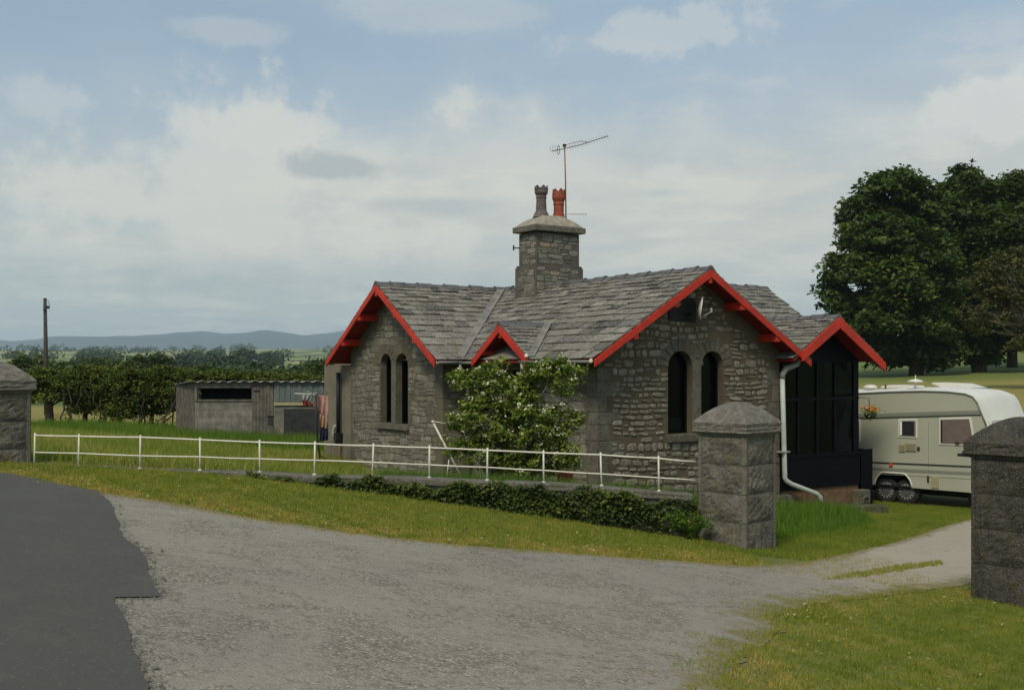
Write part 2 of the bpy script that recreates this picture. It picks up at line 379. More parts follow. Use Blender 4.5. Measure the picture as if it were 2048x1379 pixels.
def mat_glass():
    m, t = new_mat('window_glass'); t.n.remove(t.bsdf)
    tr = t.node('ShaderNodeBsdfTransparent'); tr.inputs[0].default_value = (.30, .33, .36, 1)
    gl = t.node('ShaderNodeBsdfGlossy'); gl.inputs['Roughness'].default_value = .03; gl.inputs[0].default_value = (.60, .68, .80, 1)
    lw = t.node('ShaderNodeFresnel'); lw.inputs[0].default_value = 1.45
    nm = t.bump(t.noise(objc(t), 1.2, 1, .5), .03, .02)
    t.put(gl.inputs['Normal'], nm)
    mx = t.node('ShaderNodeMixShader'); t.put(mx.inputs[0], t.m('ADD', t.m('MULTIPLY', lw.outputs[0], .28), .003))
    t.l.new(tr.outputs[0], mx.inputs[1]); t.l.new(gl.outputs[0], mx.inputs[2]); t.l.new(mx.outputs[0], t.out.inputs[0])
    return m
M['glass'] = mat_glass()

# ------------------------------------------------------------------ object helpers
def tag(o, label=None, cat=None, group=None, kind=None):
    if label: o['label'] = label
    if cat: o['category'] = cat
    if group: o['group'] = group
    if kind: o['kind'] = kind
    return o
def empty(name, loc=(0, 0, 0), rz=0, label=None, cat=None, group=None):
    o = bpy.data.objects.new(name, None); C.objects.link(o)
    o.location = loc; o.rotation_euler = (0, 0, rz); o.empty_display_size = .2
    return tag(o, label, cat, group)
def box_uv(me):
    n = len(me.polygons)
    if not n: return
    nl = len(me.loops)
    co = np.empty(len(me.vertices) * 3); me.vertices.foreach_get('co', co); co = co.reshape(-1, 3)
    vi = np.empty(nl, dtype=np.int32); me.loops.foreach_get('vertex_index', vi)
    pn = np.empty(n * 3); me.polygons.foreach_get('normal', pn); pn = pn.reshape(-1, 3)
    tot = np.empty(n, dtype=np.int32); me.polygons.foreach_get('loop_total', tot)
    ln = np.repeat(np.abs(pn), tot, axis=0); p = co[vi]
    ax = np.argmax(ln * [1, 1, .99], axis=1)
    u = np.where(ax == 0, p[:, 1] + 31.7, p[:, 0]); v = np.where(ax == 2, p[:, 1], p[:, 2])
    l = me.uv_layers.new(name='UVMap'); l.data.foreach_set('uv', np.stack([u, v], 1).ravel())
def link_mesh(name, me, mat, parent=None, smooth=False, uvs=True):
    me.materials.append(mat)
    if smooth: me.polygons.foreach_set('use_smooth', [True] * len(me.polygons))
    if uvs: box_uv(me)
    o = bpy.data.objects.new(name, me); C.objects.link(o)
    if parent is not None: o.parent = parent
    return o
class MB:
    def __init__(s): s.v = []; s.f = []; s.t = []
    def add(s, vs, fs, tint=None):
        k = len(s.v); s.v += [tuple(v) for v in vs]; s.f += [tuple(i + k for i in f) for f in fs]
        s.t += [0.5 if tint is None else tint] * len(vs); return s
    def box(s, x0, x1, y0, y1, z0, z1, tint=None):
        vs = [(x, y, z) for z in (z0, z1) for y in (y0, y1) for x in (x0, x1)]
        return s.add(vs, [(0, 2, 3, 1), (4, 5, 7, 6), (0, 1, 5, 4), (1, 3, 7, 5), (3, 2, 6, 7), (2, 0, 4, 6)], tint)
    def prism(s, poly, axis, a0, a1, tint=None):
        """poly: 2D points; extruded along axis ('x': poly=(y,z), 'y': poly=(x,z), 'z': poly=(x,y))"""
        n = len(poly)
        def P(p, a): return {'x': (a, p[0], p[1]), 'y': (p[0], a, p[1]), 'z': (p[0], p[1], a)}[axis]
        vs = [P(p, a0) for p in poly] + [P(p, a1) for p in poly]
        fs = [tuple(range(n - 1, -1, -1)), tuple(range(n, 2 * n))] + [(i, (i + 1) % n, n + (i + 1) % n, n + i) for i in range(n)]
        return s.add(vs, fs, tint)
    def bar(s, p, q, w, h=None, up=(0, 0, 1)):
        p, q = Vector(p), Vector(q); h = h or w; d = (q - p).normalized(); up = Vector(up)
        if abs(d.dot(up)) > .98: up = Vector((0, 1, 0))
        a = d.cross(up).normalized(); b = a.cross(d).normalized()
        vs = [e + a * sx * w / 2 + b * sz * h / 2 for e in (p, q) for sx, sz in ((-1, -1), (1, -1), (1, 1), (-1, 1))]
        return s.add(vs, [(3, 2, 1, 0), (4, 5, 6, 7), (0, 1, 5, 4), (1, 2, 6, 5), (2, 3, 7, 6), (3, 0, 4, 7)])
    def tube(s, pts, r, n=8, r1=None, cap=True):
        pts = [Vector(p) for p in pts]; m = len(pts); base = len(s.v)
        rs = r if isinstance(r, (list, tuple)) else [r + ((r1 if r1 is not None else r) - r) * i / max(1, m - 1) for i in range(m)]
        vs = []; ref = None
        for i, p in enumerate(pts):
            d = (pts[min(i + 1, m - 1)] - pts[max(i - 1, 0)]).normalized()
            if ref is None: ref = Vector((0, 0, 1)) if abs(d.z) < .9 else Vector((0, 1, 0))
            a = d.cross(ref).normalized(); b = a.cross(d).normalized(); ref = b
            vs += [p + (a * math.cos(2 * math.pi * k / n) + b * math.sin(2 * math.pi * k / n)) * rs[i] for k in range(n)]
        fs = [(i * n + k, i * n + (k + 1) % n, (i + 1) * n + (k + 1) % n, (i + 1) * n + k) for i in range(m - 1) for k in range(n)]
        if cap: fs += [tuple(range(n - 1, -1, -1)), tuple((m - 1) * n + k for k in range(n))]
        return s.add(vs, fs)
    def lathe(s, prof, cx=0, cy=0, n=20, top=True, axis='z', bot=True):
        vs = []
        for r, z in prof:
            for k in range(n):
                c, q = math.cos(2 * math.pi * k / n) * r, math.sin(2 * math.pi * k / n) * r
                vs.append((cx + c, cy + q, z) if axis == 'z' else ((cx + c, z, cy + q)))
        m = len(prof)
        fs = [(i * n + k, i * n + (k + 1) % n, (i + 1) * n + (k + 1) % n, (i + 1) * n + k) for i in range(m - 1) for k in range(n)]
        if bot: fs.append(tuple(range(n - 1, -1, -1)))
        if top: fs.append(tuple((m - 1) * n + k for k in range(n)))
        return s.add(vs, fs)
    def build(s, name, mat, parent=None, smooth=False, bevel=0, seg=2, tints=False):
        me = bpy.data.meshes.new(name); me.from_pydata(s.v, [], s.f); me.update()
        bm = bmesh.new(); bm.from_mesh(me); bmesh.ops.recalc_face_normals(bm, faces=bm.faces)
        if bevel:
            es = [e for e in bm.edges if len(e.link_faces) == 2 and e.calc_face_angle(0) > .5]
            bmesh.ops.bevel(bm, geom=es, offset=bevel, segments=seg, affect='EDGES', profile=.6)
        bm.to_mesh(me); bm.free()
        if tints:
            a = me.attributes.new('tint', 'FLOAT', 'POINT'); a.data.foreach_set('value', s.t)
        return link_mesh(name, me, mat, parent, smooth)
def cut(obj, cutters):
    """subtract the cutter meshes from obj and keep the result as its mesh"""
    for c in cutters:
        co = c.build('cutter', M['black'])
        co.parent = obj.parent
        md = obj.modifiers.new('b', 'BOOLEAN'); md.operation = 'DIFFERENCE'; md.object = co; md.solver = 'EXACT'
        bpy.context.view_layer.update()
        me = bpy.data.meshes.new_from_object(obj.evaluated_get(bpy.context.evaluated_depsgraph_get()))
        obj.modifiers.clear(); obj.data = me
        bpy.data.objects.remove(co)
    while obj.data.uv_layers: obj.data.uv_layers.remove(obj.data.uv_layers[0])
    box_uv(obj.data)

def raw_mesh(name, verts, per, mat, parent=None, tints=None, smooth=False):
    """verts (n*per,3): n faces of `per` corners"""
    me = bpy.data.meshes.new(name); nv = len(verts); nf = nv // per
    me.vertices.add(nv); me.vertices.foreach_set('co', np.ascontiguousarray(verts, dtype=np.float32).ravel())
    me.loops.add(nv); me.loops.foreach_set('vertex_index', np.arange(nv, dtype=np.int32))
    me.polygons.add(nf); me.polygons.foreach_set('loop_start', np.arange(0, nv, per, dtype=np.int32))
    me.update(calc_edges=True)
    if tints is not None:
        a = me.attributes.new('tint', 'FLOAT', 'POINT'); a.data.foreach_set('value', np.repeat(tints, per).astype(np.float32))
    return link_mesh(name, me, mat, parent, smooth, uvs=False)
def unit(v): return v / (np.linalg.norm(v, axis=1, keepdims=True) + 1e-9)
def leaves(name, P, size, mat, parent=None, tints=None, up=.5, out=None, aspect=.55):
    n = len(P); size = np.broadcast_to(size, (n,))[:, None] * rng.uniform(.7, 1.3, (n, 1))
    nrm = rng.normal(size=(n, 3)); nrm = unit(nrm); nrm[:, 2] = np.abs(nrm[:, 2]) * 1.0 + up
    if out is not None: nrm += out
    nrm = unit(nrm)
    t = unit(np.cross(nrm, rng.normal(size=(n, 3)))); b = np.cross(nrm, t)
    v = np.stack([P - t * size * .5, P + b * size * aspect * .5 + nrm * size * .06, P + t * size * .5 - nrm * size * .12, P - b * size * aspect * .5 + nrm * size * .06], 1)
    if tints is None: tints = rng.beta(2, 2.5, n)
    return raw_mesh(name, v.reshape(-1, 3), 4, mat, parent, tints)
def blades(name, P, h, w, mat, parent=None, tints=None, lean=.35):
    n = len(P); h = np.broadcast_to(h, (n,))[:, None] * rng.uniform(.6, 1.35, (n, 1))
    a = rng.uniform(0, 2 * np.pi, n); d = np.stack([np.cos(a), np.sin(a), 0 * a], 1)
    l = rng.uniform(0, 2 * np.pi, n); ld = np.stack([np.cos(l), np.sin(l), 0 * l], 1) * rng.uniform(0, lean, (n, 1)) * h
    tip = P + ld + np.array([0, 0, 1.0]) * h
    v = np.stack([P - d * w / 2 - [0, 0, .01], P + d * w / 2 - [0, 0, .01], tip], 1)
    if tints is None: tints = rng.beta(2, 3, n)
    return raw_mesh(name, v.reshape(-1, 3), 3, mat, parent, tints)

# ------------------------------------------------------------------ terrain
CT = np.array([(0, 0, -1.6), (0, -15, -1.3), (-6.9, 14.9, -1.31), (-4.2, 14.85, -1.42), (-3.2, 14.85, -1.53), (-2.18, 14.85, -1.69), (-.16, 14.85, -1.94),
    (1.85, 14.85, -2.24), (2.5, 14.7, -2.38), (3.0, 14.3, -2.38), (5.9, 11.9, -2.47), (-15, 0, .1), (-18, 16, -.1), (-10, 24, -1.6), (10, 2, -2.85), (10, 12, -2.75), (8.7, 24.6, -3.07), (11, 23.5, -3.05), (7.5, 26.5, -3.0),
    (11, 20, -2.85), (5, 20.5, -2.74), (5.6, 22, -2.85), (1.5, 19.3, -2.62), (-1, 21, -2.55), (-3.4, 23.2, -2.3), (-4.5, 26, -2.25), (3, 28, -2.7), (9, 29, -2.9),
    (-4, 17.5, -1.75), (-8, 18, -1.5), (0, 17.5, -2.3), (-7, 30, -2.15), (-12, 33, -1.9), (-16, 34, -1.75), (-5, 33, -2.2), (13, 36, -1.8), (20, 45, -1.3),
    (30, 88, -.75), (50, 165, 3.0), (12, 170, 2.4), (-15, 50, -2.4), (-30, 100, -3.5), (-60, 200, -5.0), (0, 100, -2.2), (110, 100, 0), (-100, 40, .5), (60, -20, -5), (-60, -30, 2)], float)
def _phi(r2): return np.sqrt(r2 + 2.0 ** 2)
CT = CT[(CT[:, 1] > 15.5) | (np.abs(CT[:, 0]) > 30)]
CT = np.concatenate([CT, [(-12, 15.5, -.85), (-7, 15.5, -1.3), (-3, 15.5, -1.56), (0, 15.5, -1.97), (3, 15.5, -2.43), (7, 15.5, -2.7), (12, 15.5, -2.88)]])
_n = len(CT); _A = np.zeros((_n + 3, _n + 3))
_A[:_n, :_n] = _phi(((CT[:, None, :2] - CT[None, :, :2]) ** 2).sum(2)) + np.eye(_n) * .02
_A[:_n, _n] = 1; _A[:_n, _n + 1:] = CT[:, :2]; _A[_n, :_n] = 1; _A[_n + 1:, :_n] = CT[:, :2].T
_W = np.linalg.solve(_A, np.r_[CT[:, 2], 0, 0, 0])
COPE_X = np.array([-6.6, -4.2, -2.2, -.3, 1.2, 2.0, 2.6]); COPE_Z = np.array([-1.30, -1.37, -1.46, -1.53, -1.60, -1.66, -1.74])
YW = 15.1
def sstep(x, a, b):
    t = np.clip((x - a) / (b - a), 0, 1); return t * t * (3 - 2 * t)
FAR_R = np.array([0, 250, 450, 800, 1500, 2600, 4200, 5500, 9500]); FAR_Z = np.array([-4.5, -4.5, -2, 3, 15, 34, 52, 50, 20])
def rbf(x, y):
    x = np.asarray(x, float); y = np.asarray(y, float); sh = x.shape; x = x.ravel(); y = y.ravel()
    z = np.full(x.shape, _W[_n]) + _W[_n + 1] * x + _W[_n + 2] * y
    for (cx_, cy_, _), w in zip(CT, _W[:_n]): z = z + w * _phi((x - cx_) ** 2 + (y - cy_) ** 2)
    return z.reshape(sh)
ZW_X = np.array([-60, -15, -7, -4.2, -3.2, -2.18, -.16, 1.85, 3.05, 5, 8, 12, 60]); ZW_Z = np.array([3.0, -.55, -1.29, -1.43, -1.53, -1.66, -1.94, -2.24, -2.42, -2.60, -2.76, -2.88, -4.5])
def front_z(x, y):
    xx = np.convolve(np.interp(np.linspace(-60, 60, 1201), ZW_X, ZW_Z), np.ones(13) / 13, 'same')
    zw = np.interp(x, np.linspace(-59, 59, 1181), xx[10:-10]); z0 = -1.6 - .1175 * x
    z0 = np.clip(z0, -4, 2)
    k = np.clip(y, -25, 15.2) / 14.85
    return z0 + (zw - z0) * k
def near(x, y):
    k = sstep(y, 15.2, 18.0); k2 = 1 - (1 - k) * (1 - sstep(np.abs(x), 40, 70))
    return front_z(x, y) * (1 - k2) + rbf(x, y) * k2
def ground(x, y):
    x = np.asarray(x, float); y = np.asarray(y, float)
    base = near(x, y)
    tgt = np.interp(x, COPE_X, COPE_Z) - .14
    rise = np.maximum(tgt - near(x, np.full_like(x, YW)), 0) * sstep(y, YW - .08, YW + .08) * np.exp(-(np.maximum(y - YW, 0) / 1.5) ** 2) * (1 - sstep(x, 2.6, 3.0)) * sstep(x, -7.6, -6.9)
    base = base + rise
    r = np.hypot(x, y)
    far = np.interp(r, FAR_R, FAR_Z) + (np.sin(x * .0062 + 1) * np.cos(y * .0047 + x * .002) * 6 + np.sin(x * .0023 + 2.2) * 8) * sstep(r, 600, 3500)
    k = sstep(r, 190, 420)
    return base * (1 - k) + far * k + EYE
def gz(x, y): return float(ground(np.array([x]), np.array([y]))[0])
def at_px(px, py, tmax=400):
    """where the sight line through a pixel of the photograph meets the ground"""
    dx, dz = (px - CX) / FPX, (HY - py) / FPX
    ts = np.r_[np.arange(2, 60, .02), np.arange(60, tmax, .5)]
    h = EYE + dz * ts - ground(dx * ts, ts)
    i = np.argmax(h < 0) if (h < 0).any() else len(ts) - 1
    return float(dx * ts[i]), float(ts[i])
def P3(px, py, d): return ((px - CX) / FPX * d, d, EYE + (HY - py) / FPX * d)

def axis_coords(lo, hi, fine_lo, fine_hi, step, g=1.16):
    c = list(np.arange(fine_lo, fine_hi + 1e-6, step)); s = step; v = fine_lo
    while v > lo: s *= g; v -= s; c.insert(0, v)
    s = step; v = fine_hi
    while v < hi: s *= g; v += s; c.append(v)
    return np.array(c)
def grid_mesh(name, xs, ys, zf, mat, keep=None, parent=None):
    X, Y = np.meshgrid(xs, ys); Z = zf(X, Y); nx, ny = len(xs), len(ys)
    v = np.stack([X, Y, Z], 2).reshape(-1, 3)
    i = np.arange(nx * ny).reshape(ny, nx)
    f = np.stack([i[:-1, :-1], i[:-1, 1:], i[1:, 1:], i[1:, :-1]], 2).reshape(-1, 4)
    if keep is not None:
        cxs = (X[:-1, :-1] + X[1:, 1:]) / 2; cys = (Y[:-1, :-1] + Y[1:, 1:]) / 2
        f = f[keep(cxs.ravel(), cys.ravel())]
        used = np.unique(f); remap = np.full(len(v), -1); remap[used] = np.arange(len(used)); v = v[used]; f = remap[f]
    me = bpy.data.meshes.new(name); me.vertices.add(len(v)); me.vertices.foreach_set('co', v.astype(np.float32).ravel())
    me.loops.add(f.size); me.loops.foreach_set('vertex_index', f.astype(np.int32).ravel())
    me.polygons.add(len(f)); me.polygons.foreach_set('loop_start', np.arange(0, f.size, 4, dtype=np.int32))
    me.update(calc_edges=True)
    return link_mesh(name, me, mat, parent, True, uvs=False)

gxs = axis_coords(-9000, 9000, -14, 14, .2); gys = axis_coords(-2500, 9200, 2, 36, .2)
tag(grid_mesh('ground', gxs, gys, ground, M['turf']), kind='structure')

def inside(poly, x, y):
    x = np.asarray(x); y = np.asarray(y); r = np.zeros(x.shape, bool); n = len(poly)
    for i in range(n):
        x0, y0 = poly[i]; x1, y1 = poly[(i + 1) % n]
        c = ((y0 > y) != (y1 > y)) & (x < (x1 - x0) * (y - y0) / (y1 - y0 + 1e-12) + x0); r ^= c
    return r
def wob(x, y, s=1.0, a=1.0):
    return a * (np.sin(x * 3.1 * s + 1.3 * np.sin(y * 2.3 * s)) + np.sin(y * 4.7 * s + 2.1 + 1.7 * np.sin(x * 3.9 * s)) + .6 * np.sin(x * 11.3 * s + y * 7.9 * s)) / 2.6
# boundaries traced on the ground
VERGE_EDGE = [at_px(*p) for p in [(18, 948), (110, 968), (200, 986), (330, 1004), (500, 1036), (700, 1066), (900, 1089), (1100, 1104), (1300, 1118), (1480, 1131)]]
DRIVE_UP = [at_px(*p) for p in [(1600, 1127), (1680, 1110), (1800, 1082), (1880, 1055), (1960, 1034), (2060, 1022)]]
DRIVE_LOW = [at_px(*p) for p in [(2100, 1146), (1960, 1164), (1860, 1180), (1750, 1194), (1620, 1212), (1540, 1238), (1570, 1262), (1520, 1290), (1475, 1330), (1455, 1379)]]
TAR_EDGE = [at_px(*p) for p in [(196, 984), (222, 1010), (238, 1045), (246, 1080), (275, 1098), (292, 1120), (298, 1150), (310, 1175), (322, 1198), (232, 1200), (240, 1232), (262, 1285), (272, 1320), (290, 1362), (300, 1379)]]
lx, ly = DRIVE_LOW[-1]; tx, ty = TAR_EDGE[-1]
GRAVEL = [VERGE_EDGE[0]] + VERGE_EDGE[1:] + DRIVE_UP + [(14, 19), (14, 15)] + DRIVE_LOW + [(lx - .3, ly - 1.2), (lx - .6, 1.0), (-2, -4), (-12, 8), (VERGE_EDGE[0][0] - 6, VERGE_EDGE[0][1] + .4)]
TAR = [(-22, 17.6), (VERGE_EDGE[0][0] - 6, VERGE_EDGE[0][1] + .35), VERGE_EDGE[0], VERGE_EDGE[1]] + TAR_EDGE + [(tx + .25, ty - 1.2), (tx + .9, 1), (tx + 2.5, -8), (tx + 6, -28), (-36, -28), (-36, 20)]
from mathutils.geometry import delaunay_2d_cdt
def sheet(name, poly, mat, lift, step, jit, seed=0):
    r = random.Random(seed); out = []; n = len(poly)
    for i in range(n):
        (x0, y0), (x1, y1) = poly[i], poly[(i + 1) % n]; L = math.hypot(x1 - x0, y1 - y0)
        near_ = min(math.hypot(x0, y0), math.hypot(x1, y1)) < 26 and L < 8; k = max(1, int(L / (.035 if near_ else .4)))
        nx_, ny_ = (y1 - y0) / (L + 1e-9), -(x1 - x0) / (L + 1e-9)
        for q in range(k):
            t_ = q / k; x, y = x0 + (x1 - x0) * t_, y0 + (y1 - y0) * t_
            a = jit * (wob(np.array(x), np.array(y), 2.2, 1.6) + wob(np.array(x), np.array(y), 9, .7) + r.uniform(-.5, .5)) if near_ else 0
            out.append((x + nx_ * a, y + ny_ * a))
    xs = [p[0] for p in poly]; ys = [p[1] for p in poly]
    gx_, gy_ = np.meshgrid(np.arange(min(xs), max(xs), step), np.arange(min(ys), max(ys), step)); gx_, gy_ = gx_.ravel(), gy_.ravel()
    k = inside(out, gx_, gy_); pts = [Vector(p) for p in out] + [Vector((a, b)) for a, b in zip(gx_[k], gy_[k])]; m_ = len(out)
    v, e, f = delaunay_2d_cdt(pts, [(i, (i + 1) % m_) for i in range(m_)], [tuple(range(m_))], 1, 1e-5)[:3]
    vx, vy = np.array([p[0] for p in v]), np.array([p[1] for p in v]); z = ground(vx, vy) + lift
    me = bpy.data.meshes.new(name); me.from_pydata(np.stack([vx, vy, z], 1).tolist(), [], [tuple(q) for q in f]); me.update()
    bm = bmesh.new(); bm.from_mesh(me); bmesh.ops.recalc_face_normals(bm, faces=bm.faces)
    if sum(q.normal.z for q in bm.faces) < 0: bmesh.ops.reverse_faces(bm, faces=bm.faces)
    bm.to_mesh(me); bm.free()
    at_ = me.attributes.new('edge', 'FLOAT', 'POINT'); co = np.empty(len(me.vertices) * 3); me.vertices.foreach_get('co', co); co = co.reshape(-1, 3); d = np.full(len(co), 9.0)
    for line in (VERGE_EDGE + DRIVE_UP, DRIVE_LOW):
        for (x0, y0), (x1, y1) in zip(line[:-1], line[1:]):
            t_ = np.clip(((co[:, 0] - x0) * (x1 - x0) + (co[:, 1] - y0) * (y1 - y0)) / ((x1 - x0) ** 2 + (y1 - y0) ** 2 + 1e-9), 0, 1)
            d = np.minimum(d, np.hypot(co[:, 0] - x0 - t_ * (x1 - x0), co[:, 1] - y0 - t_ * (y1 - y0)) / (1.0 if line is DRIVE_LOW else .45))
    at_.data.foreach_set('value', np.exp(-d / .55).astype(np.float32))
    return tag(link_mesh(name, me, mat, None, True, uvs=False), kind='structure')
sheet('gravel_drive', GRAVEL, M['gravel'], .008, .2, .018, 1)
sheet('road', TAR, M['asphalt'], .018, .2, .010, 2)
# wide continuations of the road behind the camera and off to the left

# ------------------------------------------------------------------ hills
def hill(name, pts, d, depth, nz=5):
    xs = np.linspace(pts[0][0], pts[-1][0], 900); pr = np.interp(xs, [p[0] for p in pts], [p[1] for p in pts])
    k = np.convolve(np.pad(pr, 4, 'edge'), np.ones(9) / 9, 'valid')
    top = EYE + (HY - k + 5) / FPX * d + np.sin(xs * .11) * 1.5 + np.sin(xs * .037 + 1) * 2.5
    X = (xs - CX) / FPX * d
    rows = []; J = 16
    for j in range(J + 1):
        s = j / J; y = d - depth * (1 - s) + 0 * X
        prof = math.sin(s * math.pi / 2) ** 1.3
        z = 20 + (top - 20) * prof + (np.sin(X * .004 + j) * 9 + np.sin(X * .011 + 2 * j) * 4) * math.sin(s * math.pi)
        rows.append(np.stack([X * (1 - .12 * (1 - s)), y, z], 1))
    rows.append(np.stack([X, d + depth + 0 * X, 0 * X - 10], 1))
    V = np.concatenate(rows); n = len(xs); i = np.arange(len(V)).reshape(len(rows), n)
    f = np.stack([i[:-1, :-1], i[:-1, 1:], i[1:, 1:], i[1:, :-1]], 2).reshape(-1, 4)
    me = bpy.data.meshes.new(name); me.from_pydata(V.tolist(), [], f.tolist()); me.update()
    return tag(link_mesh(name, me, M['hillside'], None, True), kind='structure')
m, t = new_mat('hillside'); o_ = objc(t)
fin(t, t.mix(t.smooth(t.noise(o_, .0016, 6, .6), .35, .65), (.018, .036, .052), (.034, .060, .066)), 1.0); M['hillside'] = m  # blue of the distant haze is painted into the hill colour
hill('hills', [(-900, 700), (-200, 690), (18, 688), (60, 689), (120, 680), (160, 677), (190, 680), (240, 676), (320, 675), (395, 669), (430, 668), (462, 674), (500, 671), (545, 666), (575, 671), (620, 676), (650, 674), (700, 667), (800, 664), (1000, 672), (1500, 690), (2400, 700), (3000, 705)], 6500, 1500)

# ------------------------------------------------------------------ the cottage (local x runs along B, local y along A)
OX, OY, BETA = 1.53, 19.80, R(55.7)
HZ = math.pi / 2 - BETA
cottage = empty('cottage', (OX, OY, 0), HZ, 'single storey stone cottage with grey slate gables and bright red bargeboards', 'cottage')
def h2w(b, a, z=0):
    return (OX + b * math.cos(HZ) - a * math.sin(HZ), OY + b * math.sin(HZ) + a * math.cos(HZ), z)
SINB, COSB = math.sin(BETA), math.cos(BETA)
def on_a(px, py, a=0.0):      # point of the plane a=const seen at a pixel -> (b, z)
    u = (px - CX) / FPX
    b = (u * (OY + a * SINB) - OX + a * COSB) / (SINB - u * COSB)
    return b, EYE + (HY - py) / FPX * (OY + a * SINB + b * COSB)
def on_b(px, py, b=0.0):      # plane b=const -> (a, z)
    u = (px - CX) / FPX
    a = (OX + b * SINB - u * (OY + b * COSB)) / (COSB + u * SINB)
    return a, EYE + (HY - py) / FPX * (OY + a * SINB + b * COSB)

W, A1, WL, PP = 4.70, 4.38, 4.32, .61
EV, OV = .43, .43                      # eaves and verge overhang
ZE, ZR = 2.87, 4.57                    # slate surface at the eaves and at the ridge
AM = A1 + WL / 2

def slope(name, p0, u, n_len, s, s_len, parent=cottage, keep=None, big=.30, small=.13, seed=1):
    """slates laid in diminishing courses on a slope. p0: eaves start, u: unit vector along the eaves, s: unit vector up the slope"""
    r = random.Random(seed); u = Vector(u); s = Vector(s); nn = u.cross(s).normalized()
    if nn.z < 0: nn = -nn
    mb = MB(); pos = -.03; k = 0
    while pos < s_len - .03:
        fr = pos / s_len; e = big + (small - big) * fr; wd0 = .46 - .22 * fr
        x = -r.uniform(0, .3)
        while x < n_len:
            wd = wd0 * r.uniform(.65, 1.3); x0, x1 = max(x, -.01), min(x + wd, n_len + .01)
            if x1 - x0 > .04:
                L = min(e * 1.7, s_len - pos + .02); g = .006
                t0 = .034 + r.uniform(-.005, .012); th = r.uniform(.012, .022); j = r.uniform(-.02, .02)
                c = p0 + u * ((x0 + x1) / 2) + s * (pos + e / 2)
                if keep is None or keep(c):
                    ln = r.uniform(-.004, .004)
                    P = lambda a, b, h: Vector(p0) + u * a + s * b + nn * h
                    vs = [P(x0 + g, pos + j, t0 + ln), P(x1 - g, pos + j + r.uniform(-.008, .008), t0 - ln), P(x1 - g, pos + L, .004), P(x0 + g, pos + L, .004)]
                    vs = vs + [v + nn * th for v in vs]
                    tn = min(1, max(0, r.gauss(.5, .25)))
                    if r.random() < .03: tn = .02
                    mb.add(vs, [(0, 1, 2, 3), (7, 6, 5, 4), (0, 4, 5, 1), (1, 5, 6, 2), (2, 6, 7, 3), (3, 7, 4, 0)], tn)
            x += wd
        pos += e; k += 1
    return mb.build(name, M['slate'], parent, tints=True)
def gable_roof(axis, c0, c1, mid, half, zr, ze, seed, parent=cottage, keepn=None, big=.30, small=.13, sides=(1, 1)):
    """ridge along local axis ('y' or 'x') from c0 to c1 at mid; returns nothing. Deck, slates, ridge tiles."""
    rise = zr - ze; sl = math.hypot(half, rise); th = .05
    def V(al, ac, z): return Vector((ac, al, z)) if axis == 'y' else Vector((al, ac, z))
    deck = MB()
    for sg in (-1, 1):
        if not sides[0 if sg < 0 else 1]: continue
        e = V(c0, mid + sg * half, ze); uu = V(1, 0, 0) - V(0, 0, 0); up = (V(0, mid, zr) - V(0, mid + sg * half, ze)).normalized()
        slope('roof_slates', e, uu, c1 - c0, up, sl, parent, keepn, big, small, seed + (sg > 0))
        a, b_ = mid + sg * half, mid
        vs = [V(c, q, zz - d) for c in (c0 + .012, c1 - .012) for q, zz in ((a, ze), (b_, zr)) for d in (0.002, th)]
        deck.add(vs, [(0, 1, 3, 2), (4, 6, 7, 5), (0, 4, 5, 1), (2, 3, 7, 6), (0, 2, 6, 4), (1, 5, 7, 3)])
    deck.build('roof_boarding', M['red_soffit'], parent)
def ridge_tiles(axis, c0, c1, mid, zr, slope_k, parent=cottage, step=.34):
    mb = MB(); n = max(1, round((c1 - c0) / step)); st = (c1 - c0) / n; w = .155
    for i in range(n):
        a0, a1 = c0 + i * st, c0 + (i + 1) * st + .02
        lift = .016 * (i % 2) + random.uniform(0, .006)
        for q0, q1, ex in ((a0, a1, 0), (a0 - .006, a0 + .03, .014)):
            o, z = ex, zr + lift
            prof = [(-w - o, z - w * slope_k + .018), (-w * .2 - o, z + .045 + o), (0, z + .062 + o), (w * .2 + o, z + .045 + o), (w + o, z - w * slope_k + .018), (w, z - w * slope_k - .005), (0, z + .03), (-w, z - w * slope_k - .005)]
            mb.prism([(mid + p, q) for p, q in prof], 'y' if axis == 'y' else 'x', q0, q1)
    # in prism('x') poly is (y,z); in prism('y') poly is (x,z): both match (across, z)
    return mb.build('ridge_tiles', M['ridge'], parent)
def bargeboards(axis, c, mid, half, zr, ze, depth=.125, thick=.035, drop_l=0, drop_r=0, parent=cottage, mat='red'):
    k = (zr - ze) / half
    for sg, dr in ((-1, drop_l), (1, drop_r)):
        h = half + dr
        poly = [(mid, zr + .006), (mid + sg * h, zr - k * h + .006), (mid + sg * h, zr - k * h - depth), (mid, zr - depth * 1.18)]
        MB().prism(poly, axis, c - thick, c).build('bargeboard', M[mat], parent, bevel=.004)
def purlins(axis, c0, c1, mid, half, zr, ze, fr=(.30, .70), parent=cottage, size=.135):
    k = (zr - ze) / half
    for sg in (-1, 1):
        for f in fr:
            q = mid + sg * half * f; z = zr - k * half * f - .055
            poly = [(q - size / 2, z), (q - size / 2, z - size * 1.15), (q + size / 2, z - size * 1.15), (q + size / 2, z)]
            MB().prism(poly, axis, c0, c1).build('purlin_end', M['red'], parent, bevel=.012)
    poly = [(mid - .045, zr - .07), (mid - .045, zr - .26), (mid + .045, zr - .26), (mid + .045, zr - .07)]
    MB().prism(poly, axis, c0, c1).build('ridge_beam_end', M['red'], parent, bevel=.01)

def kslope(half): return (ZR - ZE) / half
